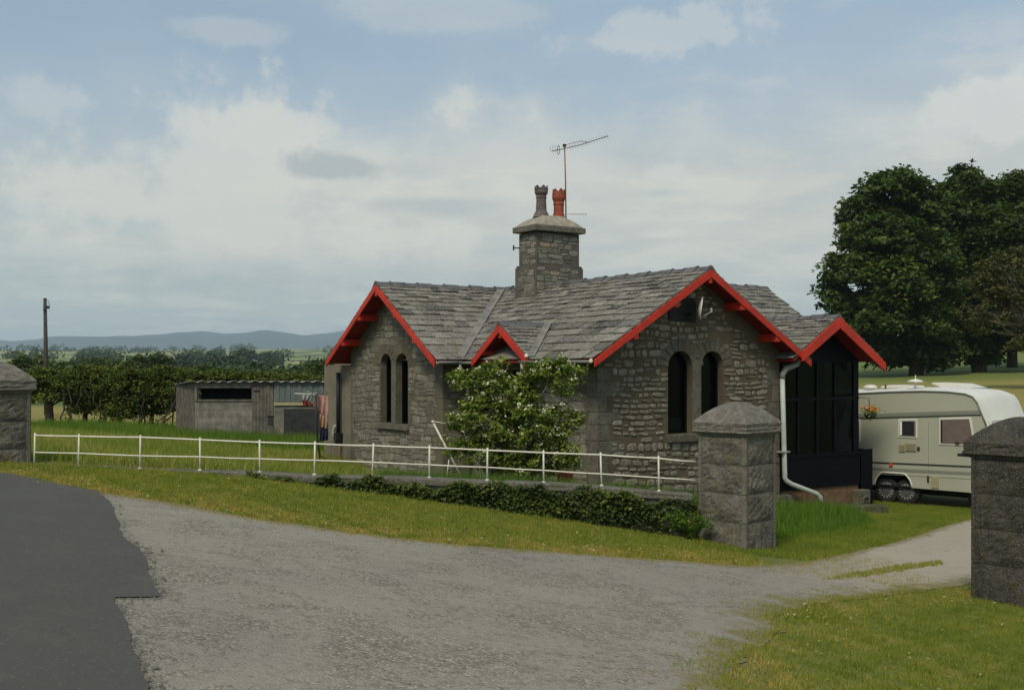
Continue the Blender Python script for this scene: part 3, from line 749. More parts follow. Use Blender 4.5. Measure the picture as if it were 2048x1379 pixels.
# walls
def pent(mid, hw, half, zr=ZR, ze=ZE, base=-.7):
    k = (zr - ze) / half; ew = zr - k * hw - .055
    return [(mid - hw, base), (mid + hw, base), (mid + hw, ew), (mid, zr - .055), (mid - hw, ew)]
def arch_poly(x0, x1, z0, z1, n=12):
    r = (x1 - x0) / 2; cx_ = (x0 + x1) / 2; zc = z1 - r
    return [(x0, z0), (x1, z0)] + [(cx_ + r * math.cos(math.pi * i / n), zc + r * math.sin(math.pi * i / n)) for i in range(n + 1)]
HALF_R, HALF_L = W / 2 + EV, WL / 2 + EV
wall_r = MB().prism(pent(W / 2, W / 2, HALF_R), 'y', 0, AM + .3).build('stone_wall', M['rubble_r'], cottage)
wall_r['label'] = 'brown rubble wall with pale stones and wide mortar joints'
wall_l = MB().prism(pent(AM, WL / 2, HALF_L), 'x', -PP, W / 2).build('stone_wall', M['rubble_l'], cottage)
wall_l['label'] = 'grey coursed rubble wall of the left gable'
bz = lambda px, py: on_a(px, py, 0)
az = lambda px, py: on_b(px, py, -PP)
winR = [(bz(1336, 800)[0], bz(1384.7, 800)[0]), (bz(1402, 800)[0], bz(1446.5, 800)[0])]
zt_r, zb_r = bz(1360, 701.5)[1], bz(1336, 868.5)[1]
winL = sorted([(az(783, 800)[0], az(761.5, 800)[0]), (az(816, 800)[0], az(792, 800)[0])])
zt_l, zb_l = az(787, 707)[1], az(787, 846.5)[1]
DOOR = (1.98, 2.92)
cut(wall_r, [MB().prism(arch_poly(x0, x1, zb_r, zt_r), 'y', -.2, .62) for x0, x1 in winR]
    + [MB().prism([(DOOR[0], -.1), (DOOR[1], -.1), (DOOR[1], 2.68), (DOOR[0], 2.68)], 'x', -.2, .45)])
cut(wall_l, [MB().prism(arch_poly(x0, x1, zb_l, zt_l), 'x', -PP - .2, -PP + .62) for x0, x1 in winL])

def arched_window(axis, face, x0, x1, z0, z1, sgn=1):
    """glass, timber frame and dark room behind an arched opening; face = wall plane, sgn = inward direction"""
    g = face + sgn * .17; ax = axis
    frame = MB(); n = 12; w = .035
    outer = arch_poly(x0 + .002, x1 - .002, z0 + .002, z1 - .002, n); inner = arch_poly(x0 + w, x1 - w, z0 + w, z1 - w, n)
    m_ = len(outer)
    for i in range(m_):
        j = (i + 1) % m_
        frame.prism([outer[i], outer[j], inner[j], inner[i]], ax, g - sgn * .02, g + sgn * .03)
    f = frame.build('window', M['navy'], cottage)
    MB().prism(inner, ax, g + sgn * .004, g + sgn * .010).build('glass', M['glass'], f)
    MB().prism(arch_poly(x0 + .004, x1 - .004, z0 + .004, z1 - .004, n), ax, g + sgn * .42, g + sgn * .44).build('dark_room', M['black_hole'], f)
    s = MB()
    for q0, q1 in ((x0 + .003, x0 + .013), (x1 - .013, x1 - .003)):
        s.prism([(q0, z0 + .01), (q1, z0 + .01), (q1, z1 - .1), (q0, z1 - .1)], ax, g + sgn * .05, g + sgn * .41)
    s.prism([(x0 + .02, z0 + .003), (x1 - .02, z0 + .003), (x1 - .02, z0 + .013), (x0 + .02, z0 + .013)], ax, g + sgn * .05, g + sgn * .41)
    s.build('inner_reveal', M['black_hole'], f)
    return f
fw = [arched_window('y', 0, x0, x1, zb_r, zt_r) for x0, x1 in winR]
x0, x1 = winR[0]
MB().box(x0 + .04, x1 - .07, .235, .245, zb_r + .06, zb_r + .30).build('net_curtain', M['curtain'], fw[0])
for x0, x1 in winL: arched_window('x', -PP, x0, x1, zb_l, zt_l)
# stones laid into the mortar of each visible face
def seg_d(poly, u, v):
    d = 9
    for i in range(len(poly)):
        (x0, y0), (x1, y1) = poly[i], poly[(i + 1) % len(poly)]
        L2 = (x1 - x0) ** 2 + (y1 - y0) ** 2 + 1e-9; t_ = max(0, min(1, ((u - x0) * (x1 - x0) + (v - y0) * (y1 - y0)) / L2))
        d = min(d, math.hypot(u - x0 - t_ * (x1 - x0), v - y0 - t_ * (y1 - y0)))
    return d
def pin(poly, u, v): return bool(inside(poly, np.array([u]), np.array([v]))[0])
def lay_stones(name, to3, poly, holes, mat, parent, rowh, wid, gap, jit, seed, proud=.012, skip=.0, expo=.42):
    """to3(u, v, h) -> point; poly: outline, holes: openings; rows of uneven stones"""
    r = random.Random(seed); us = [p[0] for p in poly]; vs_ = [p[1] for p in poly]; mb = MB(); v = max(min(vs_), -.35)
    while v < max(vs_):
        h = r.uniform(*rowh); u = min(us) - r.uniform(0, .2)
        while u < max(us):
            w = r.uniform(*wid) * (1.25 if r.random() < .2 else 1)
            if r.random() < .22 and h > .1: parts = [(v, v + h * r.uniform(.4, .6))]; parts.append((parts[0][1], v + h))
            else: parts = [(v, v + h)]
            for (va, vb) in parts:
                if r.random() < skip: continue
                g = gap * r.uniform(.6, 1.5); wv = .03 * math.sin(u * 1.7 + seed) + .02 * math.sin(u * 4.1 + v)
                cu, cv = u + w / 2, (va + vb) / 2 + wv; hw, hh = (w - g) / 2, (vb - va - g) / 2
                if hw < .02 or hh < .015: continue
                # shrink stones that would cross an edge
                if not pin(poly, cu, cv): continue
                if any(pin(q, cu, cv) for q in holes): continue
                d = min([seg_d(poly, cu, cv)] + [seg_d(q, cu, cv) for q in holes]); 
                if d < .035: continue
                n = 10; ring = []
                rot_ = r.uniform(-1, 1) * expo * .22
                for i in range(n):
                    a_ = 2 * math.pi * (i + .5) / n; ca, sa = math.cos(a_), math.sin(a_); e_ = expo * r.uniform(.8, 1.25)
                    x_ = hw * math.copysign(abs(ca) ** e_, ca) * (1 + r.uniform(-jit, jit)); y_ = hh * math.copysign(abs(sa) ** e_, sa) * (1 + r.uniform(-jit, jit))
                    rt = rot_; uu, vv = cu + x_ * math.cos(rt) - y_ * math.sin(rt), cv + x_ * math.sin(rt) + y_ * math.cos(rt)
                    for _ in range(3):
                        if pin(poly, uu, vv) and not any(pin(q, uu, vv) for q in holes): break
                        uu, vv = cu + (uu - cu) * .62, cv + (vv - cv) * .62
                    ring.append((uu, vv))
                p = proud * r.uniform(.5, 1.3); tl = r.uniform(-.004, .004)
                vs = [to3(a_, b_, -.01) for a_, b_ in ring] + [to3(a_, b_, p * .55) for a_, b_ in ring] + [to3(cu + (a_ - cu) * .86, cv + (b_ - cv) * .80, p + tl * (a_ - cu) / hw) for a_, b_ in ring]
                fs = [(i, (i + 1) % n, n + (i + 1) % n, n + i) for i in range(n)] + [(n + i, n + (i + 1) % n, 2 * n + (i + 1) % n, 2 * n + i) for i in range(n)] + [tuple(range(2 * n, 3 * n))]
                mb.add(vs, fs, min(1, max(0, r.gauss(.5, .25))))
            u += w
        v += h
    return mb.build(name, mat, parent, tints=True)
def grow(poly, d):
    cx_ = sum(p[0] for p in poly) / len(poly); cy_ = sum(p[1] for p in poly) / len(poly)
    return [(x + math.copysign(d, x - cx_), y + math.copysign(d, y - cy_)) for x, y in poly]
vo = .21
def arch_hole(x0, x1, z0, z1): return arch_poly(x0, x1, z0 - .15, z1)
def arch_wide(x0, x1, z0, z1):
    r = (x1 - x0) / 2 + vo; c_ = (x0 + x1) / 2; zc = z1 - (x1 - x0) / 2
    return [(x0 - .01, z0 - .15), (x1 + .01, z0 - .15), (x1 + .01, zc)] + [(c_ + r * math.cos(math.pi * i / 10), zc + r * math.sin(math.pi * i / 10)) for i in range(11)] + [(x0 - .01, zc)]
gR = [(.32, -.4), (W - .32, -.4), (W - .32, 2.7), (W - .02, 2.75), (W / 2, ZR - .15), (.02, 2.75), (.32, 2.7)]
lay_stones('wall_stones', lambda u, v, h: (u, -h, v), gR, [arch_wide(x0, x1, zb_r, zt_r) for x0, x1 in winR] + [[(winR[0][0], zb_r - .15), (winR[1][1], zb_r - .15), (winR[1][1], zt_r - .2), (winR[0][0], zt_r - .2)]], M['stone_r'], cottage, (.08, .175), (.10, .32), .036, .16, 1, .018, .02, .58)
gRl = [(.30, -.3), (A1 - .02, -.3), (A1 - .02, 2.74), (.30, 2.74)]
for q0, q1 in ((.30, DOOR[0] - .1), (DOOR[1] + .1, A1 - .02)): lay_stones('wall_stones', lambda u, v, h: (-h, u, v), [(q0, -.3), (q1, -.3), (q1, 2.74), (q0, 2.74)], [], M['stone_l'], cottage, (.14, .26), (.25, .6), .02, .06, 2)
gL = [(A1 + .22, -.4), (A1 + WL - .02, -.4), (A1 + WL - .02, 2.75), (AM, ZR - .15), (A1 + .02, 2.75), (A1 + .22, 2.7)]
lay_stones('wall_stones', lambda u, v, h: (-PP - h, u, v), gL, [arch_wide(x0, x1, zb_l, zt_l) for x0, x1 in winL] + [[(winL[0][0], zb_l - .13), (winL[1][1], zb_l - .13), (winL[1][1], zt_l - .2), (winL[0][0], zt_l - .2)]], M['stone_l'], cottage, (.10, .20), (.16, .46), .018, .07, 3, .010)
lay_stones('wall_stones', lambda u, v, h: (u, A1 - h, v), [(-PP + .1, -.3), (-.01, -.3), (-.01, 2.74), (-PP + .1, 2.74)], [], M['stone_l'], cottage, (.12, .2), (.2, .45), .02, .06, 4, .008)
# dressed stone: mullion, surrounds, arch stones, sills
mu = MB().box(winR[0][1] + .004, winR[1][0] - .004, -.012, .03, zb_r, zt_r - .22).build('mullion', M['quoin'], cottage, bevel=.006)
mu = MB().box(-PP - .012, -PP + .03, winL[0][1] + .004, winL[1][0] - .004, zb_l, zt_l - .18).build('mullion', M['quoin'], cottage, bevel=.006)
def voussoirs(axis, face, x0, x1, z1, sgn, depth=.24, n=9, seed=0):
    r = (x1 - x0) / 2; cx_ = (x0 + x1) / 2; zc = z1 - r; mb = MB(); rr = random.Random(seed)
    for i in range(n):
        a0, a1 = math.pi * (i + .07) / n, math.pi * (i + .93) / n; ro = r + depth * rr.uniform(.75, 1.1)
        am = (a0 + a1) / 2; p = []
        for rad, fr in ((r + .004, 1), (ro, .80)):
            hw = (a1 - a0) / 2 * (r / rad if rad > r + .1 else 1) * (1.25 if rad > r + .1 else 1)
            p.append([(cx_ + rad * math.cos(am - hw), zc + rad * math.sin(am - hw)), (cx_ + rad * math.cos(am + hw), zc + rad * math.sin(am + hw))])
        mb.prism([p[0][0], p[1][0], p[1][1], p[0][1]], axis, face - sgn * rr.uniform(.006, .016), face + sgn * .03)
    return mb
mb = MB()
for k, (x0, x1) in enumerate(winR):
    v = voussoirs('y', 0, x0, x1, zt_r, 1, .27, 9, k); mb.add(v.v, v.f)
mb.build('arch_stones', M['quoin'], cottage, bevel=.008)
mb = MB()
for k, (x0, x1) in enumerate(winL):
    v = voussoirs('x', -PP, x0, x1, zt_l, 1, .2, 9, 5 + k); mb.add(v.v, v.f)
mb.build('arch_stones', M['rubble_l'], cottage, bevel=.008)
MB().box(winR[0][0] - .04, winR[1][1] + .06, -.075, .16, zb_r - .15, zb_r - .003).build('window_sill', M['quoin'], cottage, bevel=.012)
MB().box(-PP - .085, -PP + .16, winL[0][0] - .10, winL[1][1] + .12, zb_l - .13, zb_l - .003).build('window_sill', M['quoin'], cottage, bevel=.012)
# quoins
def quoins(cx_, cy_, dx, dy, z0, z1, mat, seed, pr=.008):
    r = random.Random(seed); mb = MB(); z = z0; k = 0
    while z < z1 - .08:
        h = min(r.uniform(.22, .36), z1 - z); a, b_ = (r.uniform(.38, .58), r.uniform(.2, .3)) if k % 2 else (r.uniform(.2, .3), r.uniform(.38, .58))
        xs = sorted((cx_ - dx * pr, cx_ + dx * a)); ys = sorted((cy_ - dy * pr, cy_ + dy * b_))
        mb.box(xs[0], xs[1], ys[0], ys[1], z + .009, z + h - .009); z += h; k += 1
    return mb.build('quoins', mat, cottage, bevel=.010)
quoins(0, 0, 1, 1, -.2, 2.72, M['quoin'], 3); quoins(W, 0, -1, 1, -.3, 2.72, M['quoin'], 4)
quoins(-PP, A1, 1, 1, -.2, 2.72, M['rubble_l'], 5, .006)
# roofs
gable_roof('y', -OV, AM, W / 2, HALF_R, ZR, ZE, 10)
gable_roof('x', -PP - OV, W / 2 + .1, AM, HALF_L, ZR, ZE, 20)
ridge_tiles('y', -OV - .02, AM - .1, W / 2, ZR, kslope(HALF_R)); ridge_tiles('x', -PP - OV - .02, W / 2 + .1, AM, ZR, kslope(HALF_L))
bargeboards('y', -OV, W / 2, HALF_R, ZR, ZE); bargeboards('x', -PP - OV, AM, HALF_L, ZR, ZE)
purlins('y', -OV - .015, .02, W / 2, HALF_R, ZR, ZE, (.31, .66)); purlins('x', -PP - OV - .015, -PP + .02, AM, HALF_L, ZR, ZE, (.33, .66))
# rear right wing with its ridge along B
R2M, R2H = 2.95, 2.3
MB().prism(pent(R2M, R2H - .35, R2H, 4.60, 3.10), 'x', W + .002, 7.15).build('stone_wall', M['rubble_l'], cottage)
gable_roof('x', W / 2 + .2, 7.50, R2M, R2H, 4.60, 3.10, 30)
ridge_tiles('x', W / 2 + .6, 7.52, R2M, 4.60, 1.5 / R2H)
# gablet over the door
GM, GH, GZ, GE = 2.42, .98, 3.56, 2.87
gable_roof('x', -EV - .06, 1.0, GM, GH, GZ, GE, 40, big=.15, small=.09)
ridge_tiles('x', -EV - .08, .62, GM, GZ, (GZ - GE) / GH)
bargeboards('x', -EV - .06, GM, GH, GZ, GE, depth=.13)
purlins('x', -EV - .06, .0, GM, GH, GZ, GE, (.62,), size=.09)
MB().prism(pent(GM, GH - .25, GH, GZ, GE, base=2.70), 'x', -.012, .35).build('stone_wall', M['rubble_l'], cottage)
# door
dr = MB().box(.20, .25, DOOR[0] + .004, DOOR[1] - .004, 0, 2.67).build('door', M['navy'], cottage)
f = MB()
for z0, z1 in ((.2, .9), (1.05, 1.75), (1.9, 2.4)):
    for a0 in (DOOR[0] + .12, DOOR[0] + .52): f.box(.185, .20, a0, a0 + .30, z0, z1)
f.build('door_panels', M['navy'], dr, bevel=.006)
MB().lathe([(.012, .15), (.03, .155), (.03, .18), (.012, .199)], 0, 0, 12, axis='y').build('door_knob', M['alu'], dr).matrix_local = Matrix.Translation((0, DOOR[0] + .1, 1.1)) @ Matrix.Rotation(R(-90), 4, 'Z')
MB().box(-.35, .19, DOOR[0] - .05, DOOR[1] + .05, -.25, .0).build('doorstep', M['quoin'], cottage, bevel=.02)
# lead valleys
def valley(p, q, wa, wb, na, nb):
    p, q = Vector(p), Vector(q); wa, wb = Vector(wa) * .15, Vector(wb) * .15; up = Vector((0, 0, .055))
    mb = MB(); vs = [p + wa + up, p + up * .8, p + wb + up, q + wa + up, q + up * .8, q + wb + up]
    vs += [v - Vector((0, 0, .02)) for v in vs]
    mb.add(vs, [(0, 1, 4, 3), (1, 2, 5, 4), (6, 9, 10, 7), (7, 10, 11, 8), (0, 3, 9, 6), (2, 8, 11, 5), (0, 6, 7, 1), (1, 7, 8, 2), (3, 4, 10, 9), (4, 5, 11, 10)])
    return mb.build('valley_lead', M['lead'], cottage)
kr, kl, kg = kslope(HALF_R), kslope(HALF_L), (GZ - GE) / GH
valley((-EV, A1 - EV, ZE), (W / 2 - .1, AM - (ZR - (ZE + kr * (W / 2 - .1 + EV))) / kl - .02, ZE + kr * (W / 2 - .1 + EV)), (0, -1, 0), (-1, 0, 0) if 0 else (-.8, 0, -.8 * 0), 0, 0)
def valley2(pts, d1, s1, d2, s2, w=.13):
    """strip bent along a valley: d1/d2 horizontal directions away from it, s1/s2 the roof slopes (rise per metre) that way"""
    mb = MB(); rows = []
    for p in pts:
        p = Vector(p); rows.append([p + Vector((d1[0] * w, d1[1] * w, s1 * w + .085)), p + Vector((0, 0, .075)), p + Vector((d2[0] * w, d2[1] * w, s2 * w + .085))])
    vs = [v for r_ in rows for v in r_]; vs += [v - Vector((0, 0, .016)) for v in vs]; n = 3 * len(rows)
    fs = []
    for i in range(len(rows) - 1):
        for k in (0, 1):
            a = i * 3 + k; fs += [(a, a + 1, a + 4, a + 3), (n + a, n + a + 3, n + a + 4, n + a + 1)]
        fs += [(i * 3, i * 3 + 3, n + i * 3 + 3, n + i * 3), (i * 3 + 2, n + i * 3 + 2, n + i * 3 + 5, i * 3 + 5)]
    mb.add(vs, fs); return mb.build('valley_lead', M['lead'], cottage)
bpy.data.objects.remove([o for o in cottage.children if o.name.startswith('valley_lead')][0])
# main valley: from the eaves corner up to the ridge crossing. R slope falls towards -x, L slope falls towards -y
valley2([(-EV + t_ * (HALF_R), A1 - EV + t_ * HALF_R * kr / kl, ZE + t_ * HALF_R * kr) for t_ in (0, .25, .5, .75, .97)], (0, -1), 0, (-1, 0), 0)
tg = (GZ - GE) / kr
valley2([(-EV + t_ * tg, GM - GH + t_ * GH, GE + t_ * (GZ - GE)) for t_ in (0, .33, .66, .98)], (0, -1), 0, (-1, 0), 0, .10)
# gutters and spouts
def gutter(p, q, r=.055, mat='grey_pvc', name='gutter'):
    p, q = Vector(p), Vector(q); d = (q - p).normalized(); a = d.cross(Vector((0, 0, 1))).normalized(); n = 8; mb = MB()
    for rr in (r, r - .008):
        pass
    vs = []
    for e in (p, q):
        for rr in (r, r - .008): vs += [e + a * rr * math.cos(math.pi + math.pi * i / n) + Vector((0, 0, rr * math.sin(math.pi + math.pi * i / n))) for i in range(n + 1)]
    m_ = n + 1; fs = []
    for i in range(n):
        fs += [(i, i + 1, 2 * m_ + i + 1, 2 * m_ + i), (m_ + i, 3 * m_ + i, 3 * m_ + i + 1, m_ + i + 1), (i, m_ + i, m_ + i + 1, i + 1), (2 * m_ + i, 2 * m_ + i + 1, 3 * m_ + i + 1, 3 * m_ + i)]
    fs += [(0, 2 * m_, 3 * m_, m_), (n, m_ + n, 3 * m_ + n, 2 * m_ + n)]
    return mb.add(vs, fs).build(name, M[mat], cottage, smooth=True)
gz_ = ZE - .01
gutter((-EV - .06, -OV + .02, gz_), (-EV - .06, GM - GH + .28, gz_))
gutter((-PP - OV + .01, A1 - EV - .06, gz_), (-EV + .08, A1 - EV - .06, gz_))
gutter((-EV - .06, A1 - EV - .05, gz_ - .01), (-EV - .06, GM + GH - .02, gz_ - .01))
e1 = MB().lathe([(.0, -.012), (.035, -.009), (.042, .0), (.035, .009), (0, .012)], 0, 0, 14, axis='y').build('gutter_stop', M['white'], cottage, smooth=True); e1.location = (-EV - .06, -OV, gz_ - .01)
e1 = MB().lathe([(.0, -.03), (.035, -.02), (.045, .0), (.035, .02), (0, .03)], 0, 0, 14, axis='y').build('gutter_stop', M['white'], cottage, smooth=True); e1.location = (-EV - .10, GM - GH + .02, gz_ + .09)
MB().tube([(-EV - .06, GM - GH + .22, gz_ - .05), (-EV - .06, GM - GH + .22, gz_ - .22), (-.1, GM - GH + .22, gz_ - .45), (-.07, GM - GH + .22, .1)], .035, 10).build('downpipe', M['grey_pvc'], cottage, smooth=True)
MB().tube([(-EV - .06, A1 - EV - .08, gz_ - .05), (-EV - .06, A1 - EV - .08, gz_ - .25), (-.15, A1 - .25, gz_ - .6), (-.1, A1 - .2, .1)], .035, 10).build('downpipe', M['grey_pvc'], cottage, smooth=True)
# rendered flat-roofed block left of the left gable
MB().box(-PP + .012, 2.4, A1 + WL + .002, 10.22, -.7, 2.79).build('rendered_block', M['render'], cottage)
MB().box(-PP + .30, 2.4, 9.22, 10.20, 2.79, 3.17).build('rendered_block', M['render'], cottage)
MB().box(-PP + .24, 2.45, 9.16, 10.30, 3.172, 3.23).build('parapet_coping', M['render'], cottage, bevel=.01)
a_p, z_p = on_b(678, 750, -PP - .06)
pp = MB().tube([(-PP + .02, a_p + .12, z_p + .02), (-PP - .06, a_p + .10, z_p + .02), (-PP - .08, a_p, z_p - .03), (-PP - .08, a_p, on_b(678, 866, -PP)[1])], .05, 12).build('downpipe', M['black'], cottage, smooth=True)
zz = on_b(678, 866, -PP)[1]
MB().prism([(a_p - .10, zz + .02), (a_p + .10, zz + .02), (a_p + .07, zz - .20), (a_p + .0, zz - .24), (a_p - .07, zz - .2)], 'x', -PP - .17, -PP + .0).build('hopper', M['black'], pp, bevel=.01)
MB().tube([(-PP - .08, a_p, zz - .1), (-PP - .08, a_p + .16, zz - .10), (-PP - .08, a_p + .26, zz - .04), (-PP - .08, a_p + .27, zz + .05), (-PP - .07, a_p + .23, zz + .16), (-PP + .02, a_p + .17, zz + .2)], .045, 12).build('waste_pipe', M['grey_pvc'], pp, smooth=True)
MB().tube([(-PP - .06, a_p - .02, zz - .22), (-PP - .05, a_p - .02, -.3)], .035, 10).build('drain_pipe', M['brick'], pp, smooth=True)

# chimney on the crossing of the ridges
def chim_a(px, b): return on_b(px, 500, b)[0]
cb0 = W / 2 - .50; ca0 = on_b(1071, 500, cb0)[0]
la = on_b(1030, 500, cb0)[0] - ca0; lb = on_a(1166.5, 500, ca0)[0] - cb0
def zat(py, px=1071): return on_b(px, py, cb0)[1]
cm = (cb0 + lb / 2, ca0 + la / 2)
ch = MB()
ch.box(cb0, cb0 + lb, ca0, ca0 + la, 3.3, zat(531)).build('chimney', M['rubble_c'], cottage, bevel=.015)
chim = ch = bpy.data.objects['chimney']
in_ = .065
MB().box(cb0 + in_, cb0 + lb - in_, ca0 + in_, ca0 + la - in_, zat(531) + .001, zat(462)).build('chimney_shaft', M['rubble_c'], chim, bevel=.012)
MB().box(cb0 + .02, cb0 + lb - .02, ca0 + .02, ca0 + la - .02, zat(531) + .001, zat(527)).build('chimney_weathering', M['rubble_c'], chim, bevel=.008)
oc = .045
mb = MB().box(cb0 - oc, cb0 + lb + oc, ca0 - oc, ca0 + la + oc, zat(460), zat(448))
mb.build('chimney_cap', M['cope'], chim, bevel=.02)
z0, z1 = zat(448) + .001, zat(424); mb = MB()
rows = []
for f_, zq in ((0, z0), (.35, z0 + (z1 - z0) * .55), (.62, z0 + (z1 - z0) * .85), (.72, z1)):
    hx, hy = (lb / 2 + .02) * (1 - f_ * .80), (la / 2 + .02) * (1 - f_ * .85)
    rows.append([(cm[0] + sx_ * hx, cm[1] + sy_ * hy, zq) for sx_, sy_ in ((-1, -1), (1, -1), (1, 1), (-1, 1))])
vs = [v for r_ in rows for v in r_]
fs = [(3, 2, 1, 0), (12, 13, 14, 15)] + [(i * 4 + k, i * 4 + (k + 1) % 4, i * 4 + 4 + (k + 1) % 4, i * 4 + 4 + k) for i in range(3) for k in range(4)]
mb.add(vs, fs).build('flaunching', M['haunch'], chim, bevel=.02)
def pot(bx, ay, zb, ztop, grey):
    h = ztop - zb
    if grey: pr = [(.20, 0), (.17, .10), (.125, .22), (.115, .50), (.115, .60), (.13, .63), (.115, .66), (.12, .70), (.15, .76), (.155, .80), (.155, .88), (.165, .90), (.155, .93)]
    else: pr = [(.145, 0), (.145, .12), (.13, .16), (.135, .20), (.12, .24), (.118, .48), (.135, .52), (.12, .56), (.125, .60), (.15, .68), (.155, .72), (.15, .90)]
    mb = MB().lathe([(r_ * .98, zb + z_ * h) for r_, z_ in pr] + [(.12, zb + .93 * h), (.10, zb + .6 * h)], bx, ay, 20, top=True)
    rr = pr[-1][0] * .98; n = 6
    for i in range(n * 2):
        a0, a1 = math.pi * i / n, math.pi * (i + 1) / n
        if i % 2: continue
        vs = [(bx + r_ * math.cos(a), ay + r_ * math.sin(a), z_) for r_ in (rr, rr - .025) for a, z_ in ((a0 - .12, zb + .92 * h), (a1 + .12, zb + .92 * h), ((a0 + a1) / 2 + .12, zb + h * 1.0), ((a0 + a1) / 2 - .12, zb + h * 1.0))]
        mb.add(vs, [(0, 1, 2, 3), (7, 6, 5, 4), (0, 4, 5, 1), (1, 5, 6, 2), (2, 6, 7, 3), (3, 7, 4, 0)])
    o = mb.build('chimney_pot', M['tc_grey' if grey else 'tc'], chim, smooth=False)
    o['label'] = 'sooty grey crown topped chimney pot' if grey else 'orange terracotta crown topped chimney pot'
def along(px, ay): return on_a(px, 400, ay)[0]
pot(along(1082.5, cm[1]), cm[1], zat(428), zat(363), True)
pot(along(1117.5, cm[1]), cm[1], zat(431), zat(366), False)
for (z0_, z1_, ins, sd_) in ((3.45, zat(531) - .01, 0, 6), (zat(526), zat(463), in_, 7)):
    lay_stones('chimney_stones', lambda u, v, h: (u, ca0 + ins - h, v), [(cb0 + ins + .02, z0_), (cb0 + lb - ins - .02, z0_), (cb0 + lb - ins - .02, z1_), (cb0 + ins + .02, z1_)], [], M['stone_c'], chim, (.10, .19), (.16, .42), .014, .06, sd_, .010)
    lay_stones('chimney_stones', lambda u, v, h: (cb0 + ins - h, u, v), [(ca0 + ins + .02, z0_), (ca0 + la - ins - .02, z0_), (ca0 + la - ins - .02, z1_), (ca0 + ins + .02, z1_)], [], M['stone_c'], chim, (.10, .19), (.16, .42), .014, .06, sd_ + 10, .010)
# iron strap stubs on the shaft
MB().tube([(cb0 + in_ + .02, ca0 + la - .1, zat(490)), (cb0 - .08, ca0 + la - .06, zat(490))], .015, 6).tube([(cb0 - .08, ca0 + la - .06, zat(485)), (cb0 - .08, ca0 + la - .06, zat(495))], .02, 6).build('iron_bracket', M['black'], chim)

# conservatory porch between the right gable and the rear wing
CB0, CB1 = W + .01, 7.18
con = empty('conservatory', (0, 0, 0)); con.parent = cottage
CMID, CHALF, CZR, CZE = 5.967, 1.35, 3.76, 2.90
CA = 0.0
k_c = (CZR - CZE) / CHALF
gable_roof('y', CA - .46, 2.2, CMID, CHALF, CZR, CZE, 50, big=.15, small=.10)
ridge_tiles('y', CA - .47, 1.6, CMID, CZR, k_c)
poly_r = 1.52
for sg, h in ((-1, 1.13), (1, 1.47)):
    poly = [(CMID, CZR + .01), (CMID + sg * h, CZR - k_c * h + .01), (CMID + sg * h, CZR - k_c * h - .18), (CMID, CZR - .22)]
    MB().prism(poly, 'y', CA - .50, CA - .46).build('bargeboard', M['red'], cottage, bevel=.004)
zs = EYE + (HY - 917) / FPX * (OY + CB0 * COSB)      # sill height
zp = EYE + (HY - 982) / FPX * (OY + CB0 * COSB)      # plinth top
fr = MB()
topz = 2.90
for b_ in (CB0 + .03, CB0 + .55, CB0 + 1.12, CB0 + 1.68, CB1 - .16):
    w_ = .10 if b_ > CB1 - .3 else .06
    fr.box(b_, b_ + w_ + (.05 if b_ > CB1 - .3 else 0), CA, CA + .07, zs, topz)
for z_ in (zs, 2.05, topz - .06): fr.box(CB0, CB1, CA - .004, CA + .066, z_, z_ + .06)
for z_ in (zs, 2.05, topz - .06): fr.box(CB1 - .07, CB1, CA + .07, CA + 2.6, z_, z_ + .06)
for a_ in (.9, 1.75, 2.55): fr.box(CB1 - .07, CB1 - .004, CA + a_, CA + a_ + .06, zs, topz)
fr.prism([(CMID - 1.15, topz), (CMID + 1.2, topz), (CMID + 1.0, CZR - k_c * 1.0 - .10), (CMID, CZR - .12), (CMID - .9, CZR - k_c * .9 - .10)], 'y', CA + .004, CA + .05)
fo = fr.build('conservatory_frame', M['navy'], con)
MB().box(CB0 + .04, CB1 - .05, CA + .03, CA + .036, zs + .05, topz - .01).build('glass', M['glass'], con)
MB().box(CB1 - .04, CB1 - .034, CA + .04, CA + 2.6, zs + .05, topz - .01).build('glass', M['glass'], con)
cl = MB()
n_b = 9
for i in range(n_b):
    z0 = zp + (zs - zp) * i / n_b
    cl.box(CB0, CB1, CA - .03, CA + .05, z0 + .004, zp + (zs - zp) * (i + 1) / n_b - .004)
    cl.box(CB1 - .05, CB1 + .03, CA + .05, CA + 2.6, z0 + .004, zp + (zs - zp) * (i + 1) / n_b - .004)
cl.box(CB0, CB1 + .01, CA - .02, CA + .04, zp, zs)
cl.build('timber_cladding', M['navy'], con)
MB().box(CB0, CB1 + .04, CA - .06, CA + .3, zs + .001, zs + .03).build('window_sill', M['navy'], con)
MB().box(CB0 + .05, CB1 - .02, CA, CA + 2.6, -.7, zp - .002).build('plinth', M['brick'], con)
MB().box(CB0 - .2, CB0 + .35, CA - .05, CA + .1, -.6, zp - .08).build('footing_stones', M['quoin'], con, bevel=.03)
MB().box(CB0 + .03, CB1 - .1, CA + 2.45, CA + 2.5, zp, 2.9).box(CB0 + .03, CB1 - .1, CA + .2, CA + 2.45, zp - .02, zp).box(CB0 + .012, CB0 + .03, CA + .08, CA + 2.45, zp, 2.9).build('inner_room', M['black_hole'], con)
